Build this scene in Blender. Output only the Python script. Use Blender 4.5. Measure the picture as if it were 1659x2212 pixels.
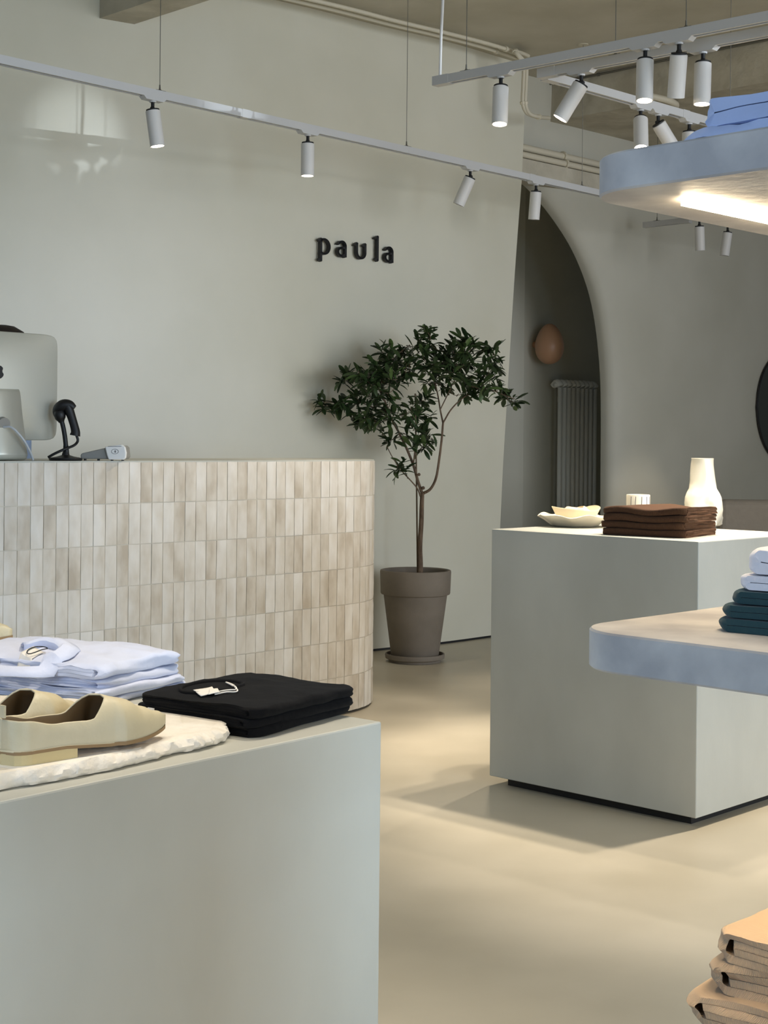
import bpy, bmesh, math, random
from mathutils import Vector, Matrix, noise as mnoise

for o in list(bpy.data.objects):
    bpy.data.objects.remove(o, do_unlink=True)
scene = bpy.context.scene
COL = scene.collection
R = math.radians
random.seed(7)

# ------------------------------------------------------------------ camera
W_PX, H_PX = 1659.0, 2212.0
F_PX = 3250.0            # focal length in pixels of the 1659 x 2212 frame
CX, CY = 829.5, 953.0    # optical axis (the picture is a crop: lens shift)
ROLL = 0.0095
EYE = 1.16
cam_d = bpy.data.cameras.new('camera')
cam = bpy.data.objects.new('camera', cam_d)
COL.objects.link(cam)
cam_d.sensor_fit = 'VERTICAL'
cam_d.sensor_height = 36.0
cam_d.lens = 36.0 * F_PX / H_PX
cam_d.shift_y = -(H_PX / 2 - CY) / H_PX
cam_d.clip_start = 0.05
rt = Vector((1, 0, ROLL)).normalized()
up = Vector((-ROLL, 0, 1)).normalized()
bk = Vector((0, -1, 0))
m = Matrix((rt, up, bk)).transposed().to_4x4()
m.translation = Vector((0, 0, EYE))
cam.matrix_world = m
scene.camera = cam

# ------------------------------------------------------------------ world, daylight, exposure
world = bpy.data.worlds.new('world')
scene.world = world
world.use_nodes = True
bgn = world.node_tree.nodes['Background']
bgn.inputs['Color'].default_value = (0.86, 0.94, 1.0, 1)
bgn.inputs['Strength'].default_value = 0.165

def area_light(name, loc, target, sx, sy, power, color, spread=180):
    d = bpy.data.lights.new(name, 'AREA')
    d.shape = 'RECTANGLE'; d.size = sx; d.size_y = sy
    d.energy = power; d.color = color; d.spread = R(spread)
    o = bpy.data.objects.new(name, d); COL.objects.link(o)
    o.location = loc
    v = Vector(target) - Vector(loc)
    o.rotation_euler = v.to_track_quat('-Z', 'Y').to_euler()
    return o

# shop-front glazing lies to the right of the camera, beyond the frame
area_light('shopfront_daylight', (6.8, 2.0, 1.9), (0.5, 8.1, 1.9), 4.2, 2.9, 51, (0.87, 0.92, 1.0), 74)
area_light('street_window_daylight', (-1.8, -0.1, 1.7), (0.4, 1.4, 1.2), 1.6, 2.0, 36, (0.52, 0.71, 1.0))
area_light('side_window_daylight', (3.6, -0.6, 1.5), (-0.2, 2.2, 0.5), 1.6, 2.0, 60, (0.60, 0.79, 1.0), 100)
# added spot without a fixture; imitates daylight glancing off glass on to the wall
gd = bpy.data.lights.new('wall_patch_spot', 'SPOT')
gd.energy = 900; gd.spot_size = R(3.6); gd.spot_blend = 1.0; gd.color = (0.80, 0.90, 1.0); gd.shadow_soft_size = .02
go = bpy.data.objects.new('wall_patch_spot', gd); COL.objects.link(go)
go.location = (5.6, 2.4, 2.75)
go.rotation_euler = (Vector((-1.47, 7.2, 2.64)) - Vector(go.location)).to_track_quat('-Z', 'Y').to_euler()

vs = scene.view_settings
vs.view_transform = 'Standard'
vs.look = 'None'
vs.exposure = 0.0
vs.gamma = 1.0
vs.use_curve_mapping = False

# ------------------------------------------------------------------ picture point -> place
def ray(px, py):
    a = (px - CX) / F_PX
    b = -(py - CY) / F_PX
    return Vector((a - ROLL * b, 1.0, ROLL * a + b))

def at_depth(px, py, Y):
    d = ray(px, py)
    return Vector((d.x * Y, Y, EYE + d.z * Y))

def at_height(px, py, z):
    d = ray(px, py)
    t = (z - EYE) / d.z
    return Vector((d.x * t, t, z))

def on_plane(px, py, p, n):
    d = ray(px, py)
    o = Vector((0, 0, EYE))
    t = (Vector(p) - o).dot(n) / d.dot(n)
    return o + d * t

# ------------------------------------------------------------------ materials
def new_mat(name):
    mt = bpy.data.materials.new(name)
    mt.use_nodes = True
    nt = mt.node_tree
    b = nt.nodes['Principled BSDF']
    return mt, nt, b

def lin(c):
    return tuple(((v / 12.92) if v <= 0.04045 else ((v + 0.055) / 1.055) ** 2.4) for v in c)

def srgb(r, g, b):
    return lin((r / 255, g / 255, b / 255)) + (1.0,)

def plain(name, col, rough=0.6, metal=0.0, spec=0.5):
    mt, nt, b = new_mat(name)
    b.inputs['Base Color'].default_value = col
    b.inputs['Roughness'].default_value = rough
    b.inputs['Metallic'].default_value = metal
    b.inputs['Specular IOR Level'].default_value = spec
    return mt

def mottled(name, c1, c2, scale=3.0, rough=0.6, bump=0.0, bscale=60.0, detail=5.0, stretch=(1, 1, 1), spec=0.5,
            rough2=None, lo=0.35, hi=0.65):
    mt, nt, b = new_mat(name)
    N, L = nt.nodes, nt.links
    tc = N.new('ShaderNodeTexCoord')
    mp = N.new('ShaderNodeMapping'); mp.inputs['Scale'].default_value = stretch
    L.new(tc.outputs['Object'], mp.inputs['Vector'])
    nz = N.new('ShaderNodeTexNoise'); nz.inputs['Scale'].default_value = scale
    nz.inputs['Detail'].default_value = detail
    L.new(mp.outputs['Vector'], nz.inputs['Vector'])
    cr = N.new('ShaderNodeValToRGB')
    cr.color_ramp.elements[0].color = c1; cr.color_ramp.elements[0].position = lo
    cr.color_ramp.elements[1].color = c2; cr.color_ramp.elements[1].position = hi
    L.new(nz.outputs['Fac'], cr.inputs['Fac'])
    L.new(cr.outputs['Color'], b.inputs['Base Color'])
    b.inputs['Roughness'].default_value = rough
    b.inputs['Specular IOR Level'].default_value = spec
    if rough2 is not None:
        mr = N.new('ShaderNodeMapRange')
        mr.inputs['To Min'].default_value = rough; mr.inputs['To Max'].default_value = rough2
        mr.inputs['From Min'].default_value = 0.3; mr.inputs['From Max'].default_value = 0.7
        L.new(nz.outputs['Fac'], mr.inputs['Value']); L.new(mr.outputs['Result'], b.inputs['Roughness'])
    if bump > 0:
        n2 = N.new('ShaderNodeTexNoise'); n2.inputs['Scale'].default_value = bscale
        n2.inputs['Detail'].default_value = 4.0
        L.new(mp.outputs['Vector'], n2.inputs['Vector'])
        bp = N.new('ShaderNodeBump'); bp.inputs['Strength'].default_value = bump
        bp.inputs['Distance'].default_value = 0.01
        L.new(n2.outputs['Fac'], bp.inputs['Height'])
        L.new(bp.outputs['Normal'], b.inputs['Normal'])
    return mt

def cloth_mat(name, col, scale=900.0, strength=0.25, sheen=0.15, rough=0.9, rib=False, angle=0.6):
    mt, nt, b = new_mat(name)
    N, L = nt.nodes, nt.links
    tc = N.new('ShaderNodeTexCoord')
    mp = N.new('ShaderNodeMapping'); mp.inputs['Rotation'].default_value = (0, 0, angle)
    L.new(tc.outputs['Object'], mp.inputs['Vector'])
    wv = N.new('ShaderNodeTexWave'); wv.inputs['Scale'].default_value = scale
    wv.inputs['Distortion'].default_value = 1.0 if not rib else 0.4
    wv.inputs['Detail'].default_value = 1.0
    L.new(mp.outputs['Vector'], wv.inputs['Vector'])
    nz = N.new('ShaderNodeTexNoise'); nz.inputs['Scale'].default_value = 28.0; nz.inputs['Detail'].default_value = 4
    L.new(tc.outputs['Object'], nz.inputs['Vector'])
    mx = N.new('ShaderNodeMix'); mx.data_type = 'RGBA'
    mx.inputs['A'].default_value = tuple(c * 0.86 for c in col[:3]) + (1,)
    mx.inputs['B'].default_value = col
    L.new(nz.outputs['Fac'], mx.inputs['Factor'])
    L.new(mx.outputs['Result'], b.inputs['Base Color'])
    bp = N.new('ShaderNodeBump'); bp.inputs['Strength'].default_value = strength
    bp.inputs['Distance'].default_value = 0.002 if not rib else 0.004
    L.new(wv.outputs['Fac'], bp.inputs['Height'])
    b2 = N.new('ShaderNodeBump'); b2.inputs['Strength'].default_value = 0.5; b2.inputs['Distance'].default_value = 0.006
    L.new(nz.outputs['Fac'], b2.inputs['Height'])
    L.new(bp.outputs['Normal'], b2.inputs['Normal'])
    L.new(b2.outputs['Normal'], b.inputs['Normal'])
    b.inputs['Roughness'].default_value = rough
    b.inputs['Sheen Weight'].default_value = sheen
    b.inputs['Specular IOR Level'].default_value = 0.2
    return mt

def emit(name, col, strength):
    mt, nt, b = new_mat(name)
    b.inputs['Base Color'].default_value = (0.9, 0.9, 0.9, 1)
    b.inputs['Emission Color'].default_value = col
    b.inputs['Emission Strength'].default_value = strength
    return mt

def tile_mat():
    mt, nt, b = new_mat('glazed_tile')
    N, L = nt.nodes, nt.links
    tc = N.new('ShaderNodeTexCoord')
    oi = N.new('ShaderNodeObjectInfo')
    mul = N.new('ShaderNodeMath'); mul.operation = 'MULTIPLY'; mul.inputs[1].default_value = 57.0
    L.new(oi.outputs['Random'], mul.inputs[0])
    cmb = N.new('ShaderNodeCombineXYZ')
    for k in range(3):
        L.new(mul.outputs['Value'], cmb.inputs[k])
    add = N.new('ShaderNodeVectorMath'); add.operation = 'ADD'
    L.new(tc.outputs['Object'], add.inputs[0]); L.new(cmb.outputs['Vector'], add.inputs[1])
    mp = N.new('ShaderNodeMapping'); mp.inputs['Scale'].default_value = (17, 17, 8)
    L.new(add.outputs['Vector'], mp.inputs['Vector'])
    nz = N.new('ShaderNodeTexNoise'); nz.inputs['Scale'].default_value = 1.0; nz.inputs['Detail'].default_value = 3
    L.new(mp.outputs['Vector'], nz.inputs['Vector'])
    # tone of the whole tile + cloudy glaze inside it
    m1 = N.new('ShaderNodeMath'); m1.operation = 'MULTIPLY_ADD'
    m1.inputs[1].default_value = 0.34; m1.inputs[2].default_value = -0.15
    L.new(oi.outputs['Random'], m1.inputs[0])
    m2 = N.new('ShaderNodeMath'); m2.operation = 'ADD'
    L.new(m1.outputs['Value'], m2.inputs[0]); L.new(nz.outputs['Fac'], m2.inputs[1])
    cr = N.new('ShaderNodeValToRGB')
    e = cr.color_ramp.elements
    e[0].position = 0.2; e[0].color = srgb(190, 178, 160)
    e[1].position = 0.8; e[1].color = srgb(231, 226, 217)
    c = e.new(0.42); c.color = srgb(211, 202, 187)
    c = e.new(0.58); c.color = srgb(221, 214, 202)
    L.new(m2.outputs['Value'], cr.inputs['Fac'])
    L.new(cr.outputs['Color'], b.inputs['Base Color'])
    b.inputs['Roughness'].default_value = 0.38
    b.inputs['Specular IOR Level'].default_value = 0.45
    bp = N.new('ShaderNodeBump'); bp.inputs['Strength'].default_value = 0.25; bp.inputs['Distance'].default_value = 0.004
    L.new(nz.outputs['Fac'], bp.inputs['Height']); L.new(bp.outputs['Normal'], b.inputs['Normal'])
    return mt

M = {}
M['wall'] = mottled('limewash_wall', srgb(213, 209, 189), srgb(222, 218, 200), 1.3, rough=0.30, bump=0.04, bscale=5, spec=0.45)
M['wall2'] = mottled('vault_plaster', srgb(196, 193, 177), srgb(206, 203, 188), 1.3, rough=0.55, bump=0.05, bscale=6)
M['niche'] = mottled('niche_plaster', srgb(198, 196, 180), srgb(208, 206, 192), 1.0, rough=0.6, bump=0.05, bscale=6)
M['ceiling'] = mottled('painted_concrete', srgb(188, 182, 162), srgb(202, 196, 178), 2.5, rough=0.7, bump=0.35, bscale=9)
M['rough'] = mottled('rough_concrete', srgb(184, 177, 158), srgb(206, 199, 180), 5.0, rough=0.8, bump=1.0, bscale=14)
M['floor'] = mottled('microcement_floor', srgb(192, 182, 160), srgb(209, 199, 178), 1.6, rough=0.32, rough2=0.48, bump=0.05, bscale=14, detail=8)
M['cement'] = mottled('microcement_plinth', srgb(182, 182, 172), srgb(197, 197, 187), 2.6, rough=0.5, bump=0.06, bscale=30, detail=8, stretch=(1, 1, 0.6))
M['shelfcement'] = mottled('microcement_shelf', srgb(166, 163, 161), srgb(200, 196, 190), 14.0, rough=0.5, bump=0.08, bscale=60, detail=8)
M['black'] = plain('matt_black', srgb(22, 22, 23), 0.55)
M['blackmetal'] = plain('black_powder_coat', srgb(26, 26, 28), 0.4)
M['white'] = plain('white_powder_coat', srgb(226, 224, 220), 0.5)
M['track'] = plain('white_aluminium', srgb(205, 205, 204), 0.45)
M['groove'] = plain('track_groove', srgb(60, 58, 58), 0.6)
M['wire'] = plain('steel_wire', srgb(120, 118, 110), 0.4, 0.6)
M['pipe'] = plain('painted_conduit', srgb(214, 206, 184), 0.55)
M['lens_on'] = emit('lamp_lens', (1.0, 0.84, 0.62, 1), 22)
M['lens_off'] = plain('lamp_lens_dark', srgb(70, 68, 64), 0.3)
M['led'] = emit('led_diffuser', (1.0, 0.78, 0.50, 1), 42)
M['tile'] = tile_mat()
M['grout'] = plain('pale_grout', srgb(216, 208, 192), 0.8)
M['pot'] = mottled('grey_clay', srgb(122, 112, 99), srgb(131, 121, 108), 8, rough=0.75, bump=0.05, bscale=120)
M['soil'] = mottled('soil', srgb(50, 40, 32), srgb(78, 64, 50), 40, rough=0.95, bump=1.0, bscale=90)
M['bark'] = mottled('bark', srgb(92, 74, 58), srgb(126, 106, 86), 40, rough=0.85, bump=0.7, bscale=120, stretch=(1, 1, 0.3))
M['stake'] = plain('bamboo_stake', srgb(104, 88, 66), 0.7)
def leaf_mat():
    mt, nt, b = new_mat('glossy_leaf')
    N, L = nt.nodes, nt.links
    oi = N.new('ShaderNodeObjectInfo')
    cr = N.new('ShaderNodeValToRGB')
    cr.color_ramp.elements[0].color = srgb(40, 58, 30); cr.color_ramp.elements[1].color = srgb(80, 104, 54)
    L.new(oi.outputs['Random'], cr.inputs['Fac']); L.new(cr.outputs['Color'], b.inputs['Base Color'])
    b.inputs['Roughness'].default_value = 0.45
    return mt
M['leaf'] = leaf_mat()
M['alu'] = plain('brushed_aluminium', srgb(212, 211, 198), 0.38, 0.35)
M['grey'] = plain('grey_plastic', srgb(150, 148, 142), 0.45)
M['whiteplastic'] = plain('white_plastic', srgb(246, 245, 242), 0.35)
M['rubber'] = plain('black_rubber', srgb(14, 14, 15), 0.5)
M['cable'] = plain('light_cable', srgb(190, 194, 198), 0.5)
M['skin'] = plain('skin', srgb(214, 168, 140), 0.55)
M['hair'] = plain('dark_hair', srgb(34, 24, 20), 0.6)
M['denim'] = cloth_mat('dark_trousers', srgb(44, 48, 62))
M['blueshirt'] = cloth_mat('light_blue_cotton', srgb(150, 172, 206))
M['shirtblue'] = cloth_mat('pale_blue_linen', srgb(224, 230, 250), 700, 0.3)
M['shirtwhite'] = cloth_mat('white_cotton', srgb(238, 236, 240), 700, 0.25)
M['blacktee'] = cloth_mat('black_jersey', srgb(10, 10, 12), 700, 0.25, sheen=0.02)
M['brown'] = cloth_mat('dark_brown_rib_knit', srgb(88, 60, 40), 110, 0.6, rib=True, angle=1.57, sheen=0.02)
M['skyblue'] = cloth_mat('sky_blue_cotton', srgb(192, 207, 240), 700, 0.25)
M['teal'] = cloth_mat('deep_teal_cotton', srgb(44, 72, 76), 700, 0.25)
M['beigetwill'] = cloth_mat('beige_twill', srgb(194, 168, 136), 260, 0.5, angle=0.9)
M['leather'] = mottled('cream_leather', srgb(206, 194, 160), srgb(216, 205, 174), 20, rough=0.5, bump=0.08, bscale=180)
M['lining'] = plain('shoe_lining', srgb(150, 132, 104), 0.8)
M['sole'] = plain('tan_sole', srgb(150, 122, 84), 0.6)
M['heel'] = plain('cream_heel', srgb(206, 188, 140), 0.6)
M['marble'] = mottled('rough_travertine', srgb(226, 218, 202), srgb(242, 236, 224), 14, rough=0.65, bump=0.5, bscale=50)
M['tag'] = plain('white_paper_tag', srgb(235, 230, 220), 0.8)
M['ceramic'] = plain('glazed_white_ceramic', srgb(236, 228, 208), 0.22)
M['bisque'] = plain('cream_bisque', srgb(238, 222, 188), 0.6)
M['ink'] = plain('dark_glaze_line', srgb(92, 84, 92), 0.35)
M['egg'] = plain('amber_egg', srgb(206, 160, 126), 0.35)
M['radiator'] = plain('radiator_enamel', srgb(236, 236, 228), 0.4)
M['mirror'] = plain('smoked_mirror', srgb(62, 64, 54), 0.12, 0.6)
M['sofa'] = cloth_mat('taupe_upholstery', srgb(176, 164, 148), 400, 0.3)

# ------------------------------------------------------------------ mesh helpers
class MB:
    def __init__(s):
        s.v, s.f = [], []
    def add(s, vs, fs):
        b = len(s.v)
        s.v += [Vector(p) for p in vs]
        s.f += [tuple(i + b for i in q) for q in fs]
        return s
    def box(s, c, size, M3=None):
        hx, hy, hz = size[0] / 2, size[1] / 2, size[2] / 2
        vs = []
        for x in (-hx, hx):
            for y in (-hy, hy):
                for z in (-hz, hz):
                    p = Vector((x, y, z))
                    if M3: p = M3 @ p
                    vs.append(p + Vector(c))
        return s.add(vs, [(0, 1, 3, 2), (4, 6, 7, 5), (0, 4, 5, 1), (2, 3, 7, 6), (0, 2, 6, 4), (1, 5, 7, 3)])
    def prism(s, poly, z0, z1, bevel=0.0):
        n = len(poly)
        if bevel > 0:
            c = Vector((sum(p[0] for p in poly) / n, sum(p[1] for p in poly) / n))
            def inset(k):
                out = []
                for i in range(n):
                    a, b, d = Vector(poly[i - 1][:2]), Vector(poly[i][:2]), Vector(poly[(i + 1) % n][:2])
                    e1, e2 = (b - a).normalized(), (d - b).normalized()
                    nn = Vector((-(e1.y + e2.y), e1.x + e2.x))
                    if nn.length < 1e-6: nn = Vector((-e1.y, e1.x))
                    nn.normalize()
                    if nn.dot(c - b) < 0: nn = -nn
                    out.append(b + nn * k)
                return out
            ins = inset(bevel)
            rings = [(ins, z0), (poly, z0 + bevel), (poly, z1 - bevel), (ins, z1)]
        else:
            rings = [(poly, z0), (poly, z1)]
        vs, fs = [], []
        for pl, z in rings:
            vs += [(p[0], p[1], z) for p in pl]
        for r in range(len(rings) - 1):
            for i in range(n):
                j = (i + 1) % n
                fs.append((r * n + i, r * n + j, (r + 1) * n + j, (r + 1) * n + i))
        fs.append(tuple(range(n))[::-1])
        fs.append(tuple(range((len(rings) - 1) * n, len(rings) * n)))
        return s.add(vs, fs)
    def tube(s, pts, rad, seg=8, cap=True):
        pts = [Vector(p) for p in pts]
        n = len(pts)
        rs = rad if isinstance(rad, (list, tuple)) else [rad] * n
        t0 = (pts[1] - pts[0]).normalized()
        ref = Vector((0, 0, 1)) if abs(t0.z) < 0.9 else Vector((1, 0, 0))
        u = t0.cross(ref).normalized()
        vs, fs = [], []
        for i, p in enumerate(pts):
            if i == 0: t = (pts[1] - p)
            elif i == n - 1: t = (p - pts[i - 1])
            else: t = (pts[i + 1] - pts[i - 1])
            t.normalize()
            u = (u - t * u.dot(t)).normalized()
            w = t.cross(u)
            for k in range(seg):
                a = 2 * math.pi * k / seg
                vs.append(p + (u * math.cos(a) + w * math.sin(a)) * rs[i])
        for i in range(n - 1):
            for k in range(seg):
                j = (k + 1) % seg
                fs.append((i * seg + k, i * seg + j, (i + 1) * seg + j, (i + 1) * seg + k))
        if cap:
            fs.append(tuple(range(seg))[::-1]); fs.append(tuple(range((n - 1) * seg, n * seg)))
        return s.add(vs, fs)
    def lathe(s, prof, seg=32, fn=None, c=(0, 0, 0), close=False):
        vs, fs = [], []
        n = len(prof)
        for i, (r, z) in enumerate(prof):
            for k in range(seg):
                a = 2 * math.pi * k / seg
                rr, zz = fn(r, z, a, i) if fn else (r, z)
                vs.append((c[0] + rr * math.cos(a), c[1] + rr * math.sin(a), c[2] + zz))
        for i in range(n - 1):
            for k in range(seg):
                j = (k + 1) % seg
                fs.append((i * seg + k, i * seg + j, (i + 1) * seg + j, (i + 1) * seg + k))
        if prof[0][0] > 1e-4: fs.append(tuple(range(seg))[::-1])
        if prof[-1][0] > 1e-4: fs.append(tuple(range((n - 1) * seg, n * seg)))
        return s.add(vs, fs)
    def grid(s, pts):
        nu, nv = len(pts), len(pts[0])
        vs = [p for row in pts for p in row]
        fs = [(i * nv + j, (i + 1) * nv + j, (i + 1) * nv + j + 1, i * nv + j + 1) for i in range(nu - 1) for j in range(nv - 1)]
        return s.add(vs, fs)
    def mesh(s, name, origin=(0, 0, 0)):
        me = bpy.data.meshes.new(name)
        o = Vector(origin)
        me.from_pydata([tuple(v - o) for v in s.v], [], s.f)
        bm = bmesh.new(); bm.from_mesh(me)
        bmesh.ops.remove_doubles(bm, verts=bm.verts, dist=1e-6)
        bmesh.ops.recalc_face_normals(bm, faces=bm.faces)
        bm.to_mesh(me); bm.free()
        return me
    def build(s, name, mat, parent=None, smooth=False, origin=None, auto=True):
        """world-coordinate mesh; origin = where the object sits (or the parent thing's place)"""
        if origin is None:
            origin = parent.get('_o', (0, 0, 0)) if parent else (0, 0, 0)
        me = s.mesh(name, origin)
        return link_mesh(name, me, mat, parent, smooth, None if parent else origin)

def link_mesh(name, me, mat, parent=None, smooth=False, loc=None):
    if smooth:
        for p in me.polygons: p.use_smooth = True
        try:
            me.set_sharp_from_angle(angle=R(40))
        except Exception:
            pass
    if mat and not me.materials: me.materials.append(mat)
    o = bpy.data.objects.new(name, me)
    COL.objects.link(o)
    if parent: o.parent = parent
    if loc is not None: o.location = loc
    return o

def tag(o, label=None, cat=None, group=None, kind=None):
    if label: o['label'] = label
    if cat: o['category'] = cat
    if group: o['group'] = group
    if kind: o['kind'] = kind
    return o

def thing(name, loc, label, cat, group=None, rz=0.0):
    e = bpy.data.objects.new(name, None)
    e.empty_display_size = 0.05
    COL.objects.link(e)
    e.location = loc; e.rotation_euler = (0, 0, rz)
    return tag(e, label, cat, group)

def bevel_mod(o, w, seg=2):
    md = o.modifiers.new('bevel', 'BEVEL'); md.width = w; md.segments = seg; md.limit_method = 'ANGLE'; md.angle_limit = R(40)
    return o

def subsurf(o, lv=1):
    md = o.modifiers.new('subsurf', 'SUBSURF'); md.levels = lv; md.render_levels = lv
    return o

def spline(pts, n):
    """Catmull-Rom through pts, n samples per span"""
    P = [Vector(p) for p in pts]
    P = [2 * P[0] - P[1]] + P + [2 * P[-1] - P[-2]]
    out = []
    for i in range(1, len(P) - 2):
        for k in range(n):
            t = k / n
            a, b, c, d = P[i - 1], P[i], P[i + 1], P[i + 2]
            out.append(0.5 * ((2 * b) + (c - a) * t + (2 * a - 5 * b + 4 * c - d) * t * t + (3 * b - a - 3 * c + d) * t ** 3))
    out.append(P[-2])
    return out

E1 = Vector((math.cos(R(45)), math.sin(R(45)), 0))    # right and away: the walls run this way
E2 = Vector((math.cos(R(45)), -math.sin(R(45)), 0))   # right and towards the camera
ZC = 3.45                                             # ceiling

# ================================================================== SETTING
fl = MB().add([(-6, -4, 0), (9, -4, 0), (9, 14, 0), (-6, 14, 0)], [(0, 1, 2, 3)]).add(
    [(-6, -4, -.1), (9, -4, -.1), (9, 14, -.1), (-6, 14, -.1)], [(3, 2, 1, 0)])
tag(fl.build('floor', M['floor']), kind='structure')
tag(MB().box((1.5, 5, ZC + .1), (15, 18, .2)).build('ceiling', M['ceiling']), kind='structure')

# curved lime-washed wall behind the counter, its free end leaning
plan = spline([(-4.2, 5.75), (-2.6, 6.55), (-1.5, 7.2), (-.6, 7.82), (-.04, 8.3), (.33, 8.6), (.65, 8.93), (.9, 9.2), (1.1, 9.45)], 10)
plan = [Vector((p.x, p.y, 0)) for p in plan]
def plan_at_ray(px, py):
    d = ray(px, py)
    k = d.x
    for i in range(len(plan) - 1):
        a, b = plan[i], plan[i + 1]
        fa, fb = a.x - k * a.y, b.x - k * b.y
        if fa <= 0 <= fb or fb <= 0 <= fa:
            t = fa / (fa - fb)
            return i + t, a.lerp(b, t)
    return None
def plan_pt(s):
    s = max(0, min(len(plan) - 1.001, s)); i = int(s)
    return plan[i].lerp(plan[i + 1], s - i)
edge_px = [(1070, 1371), (1075, 1260), (1080.4, 1138), (1086.8, 1000), (1096, 850), (1105, 700), (1112.7, 580), (1120, 480), (1127, 390), (1131, 300), (1133.5, 230), (1137, 130), (1139, 40)]
edge = []
for px, py in edge_px:
    s_, p_ = plan_at_ray(px, py)
    edge.append((EYE + ray(px, py).z * p_.y, s_))
edge.sort()
def edge_s(z):
    if z <= edge[0][0]: return edge[0][1]
    for (z0, s0), (z1, s1) in zip(edge, edge[1:]):
        if z0 <= z <= z1: return s0 + (s1 - s0) * (z - z0) / (z1 - z0)
    return edge[-1][1]
zs = [0.014 + (ZC - 0.014) * i / 24 for i in range(25)]
NU = 60
def wall_pts(off):
    rows = []
    for z in zs:
        es = edge_s(z); row = []
        for k in range(NU + 1):
            s_ = es * k / NU
            p = plan_pt(s_); q = plan_pt(s_ + .05)
            d = (plan_pt(s_ + .2) - plan_pt(max(0, s_ - .2))).normalized()
            nrm = Vector((-d.y, d.x, 0))
            row.append(p + nrm * off + Vector((0, 0, z)))
        rows.append(row)
    return rows
fr, bkp = wall_pts(0), wall_pts(.035)
wb = MB(); wb.grid(fr); wb.grid(bkp)
n1 = NU + 1
wb.grid([[fr[i][NU], bkp[i][NU]] for i in range(len(zs))])
wb.grid([[fr[0][k], bkp[0][k]] for k in range(n1)])
o = wb.build('wall_back', M['wall'], smooth=True); tag(o, kind='structure')
# black strip under it: the shade in the gap, put into the colour
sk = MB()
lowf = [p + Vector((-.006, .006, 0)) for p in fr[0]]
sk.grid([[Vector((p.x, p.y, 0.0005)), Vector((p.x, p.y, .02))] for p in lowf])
tag(sk.build('shadow_gap_back', M['black']), kind='structure')

# arched wall further back (runs along E1), with its fillet round the opening
AP = Vector((1.38, 10.085, 0))
AN = Vector((E1.y, -E1.x, 0))                # towards the room
arc_px = [(1309, 1420), (1308, 1250), (1307, 1100), (1307.5, 1000), (1308, 900), (1307, 830), (1303, 765), (1294, 690), (1281, 630), (1262, 575), (1238, 525), (1208, 478), (1175, 435), (1142, 400), (1100, 372), (1040, 350)]
arc = [on_plane(px, py, AP, AN) for px, py in arc_px]
arc[0].z = 0.0
arc = spline(arc, 4)
def aw(t, z): return AP + E1 * t + Vector((0, 0, z))
def tz(p): return ((p - AP).dot(E1), p.z)
rows = []
FIL = 0.60
DEP = .14
for i, p in enumerate(arc):
    t, z = tz(p)
    a = arc[max(0, i - 1)]; b = arc[min(len(arc) - 1, i + 1)]
    ta, za = tz(a); tb, zb = tz(b)
    dt, dz = tb - ta, zb - za
    l = math.hypot(dt, dz); nt_, nz_ = dz / l, -dt / l    # outwards: to the right / up
    row = []
    for k in range(9):                                    # fillet: curls back into the opening
        a_ = R(90) * (1 - k / 8)
        w = FIL * (1 - math.sin(a_)); dep = DEP * math.cos(a_)
        row.append(aw(t + nt_ * w, z + nz_ * w) + AN * dep)
    t2, z2 = t + nt_ * FIL, z + nz_ * FIL
    # on to the outer border of the wall
    f = i / (len(arc) - 1)
    if i < 24: te, ze = 6.5, z2 * 1.0 if i > 0 else 0
    else: te, ze = 6.5 * max(0.0, 1 - (i - 24) / max(1, len(arc) - 25)) + t2 * ((i - 24) / max(1, len(arc) - 25)), 3.6
    if i < 24: ze = z2 + (3.6 - z2) * (i / 24) ** 2
    for k in range(1, 13):
        g = k / 12
        row.append(aw(t2 + (te - t2) * g, z2 + (ze - z2) * g) + AN * DEP)
    rows.append(row)
vw = MB(); vw.grid(rows)
vw.grid([[r_[0], r_[0] - AN * .04] for r_ in rows])
tag(vw.build('wall_arch', M['wall2'], smooth=True), kind='structure')

# niche seen through the arch
NP = AP - AN * 0.75
def nw(px, py): return on_plane(px, py, NP, AN)
c0 = nw(1131, 900); c0.z = 0
left_dir = Vector((-1, -.15, 0)).normalized()
nb = MB()
pA = c0 + E1 * 3.0; pB = c0; pC = c0 + left_dir * 1.5
for a, b in ((pA, pB), (pB, pC)):
    nb.add([a, b, b + Vector((0, 0, 3.6)), a + Vector((0, 0, 3.6))], [(0, 1, 2, 3)])
tag(nb.build('wall_niche', M['niche']), kind='structure')

# dropped soffit with a beam face, ledge with conduits, beam over the counter
b0 = Vector((1.03, 9.565, 0))
sf = MB()
p1, p2 = b0 - E2 * .3, b0 + E2 * 7
poly = [p1, p2, p2 + E1 * 3.2, p1 + E1 * 3.2]
sf.prism([(p.x, p.y) for p in poly], 3.2, ZC + .05)
tag(sf.build('ceiling_beam', M['rough']), kind='structure')
l0 = aw(-1.2, 0) + AN * .0
lg = MB()
poly = [aw(-1.1, 0), aw(6, 0), aw(6, 0) + AN * .2, aw(-1.1, 0) + AN * .2]
lg.prism([(p.x, p.y) for p in poly], 2.80, 2.91)
tag(lg.build('trim_1', M['rough']), kind='structure')
# beam over the counter, from the curved wall towards the room
_, wl = plan_at_ray(215, 42); _, wr = plan_at_ray(290, 60)
zb1 = 3.19
bd = E2
bm_ = MB()
poly = [wl - bd * .3, wr - bd * .3, wr + bd * 7.0, wl + bd * 7.0]
bm_.prism([(p.x, p.y) for p in poly], zb1, ZC + .05)
tag(bm_.build('ceiling_beam', M['rough']), kind='structure')

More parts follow.
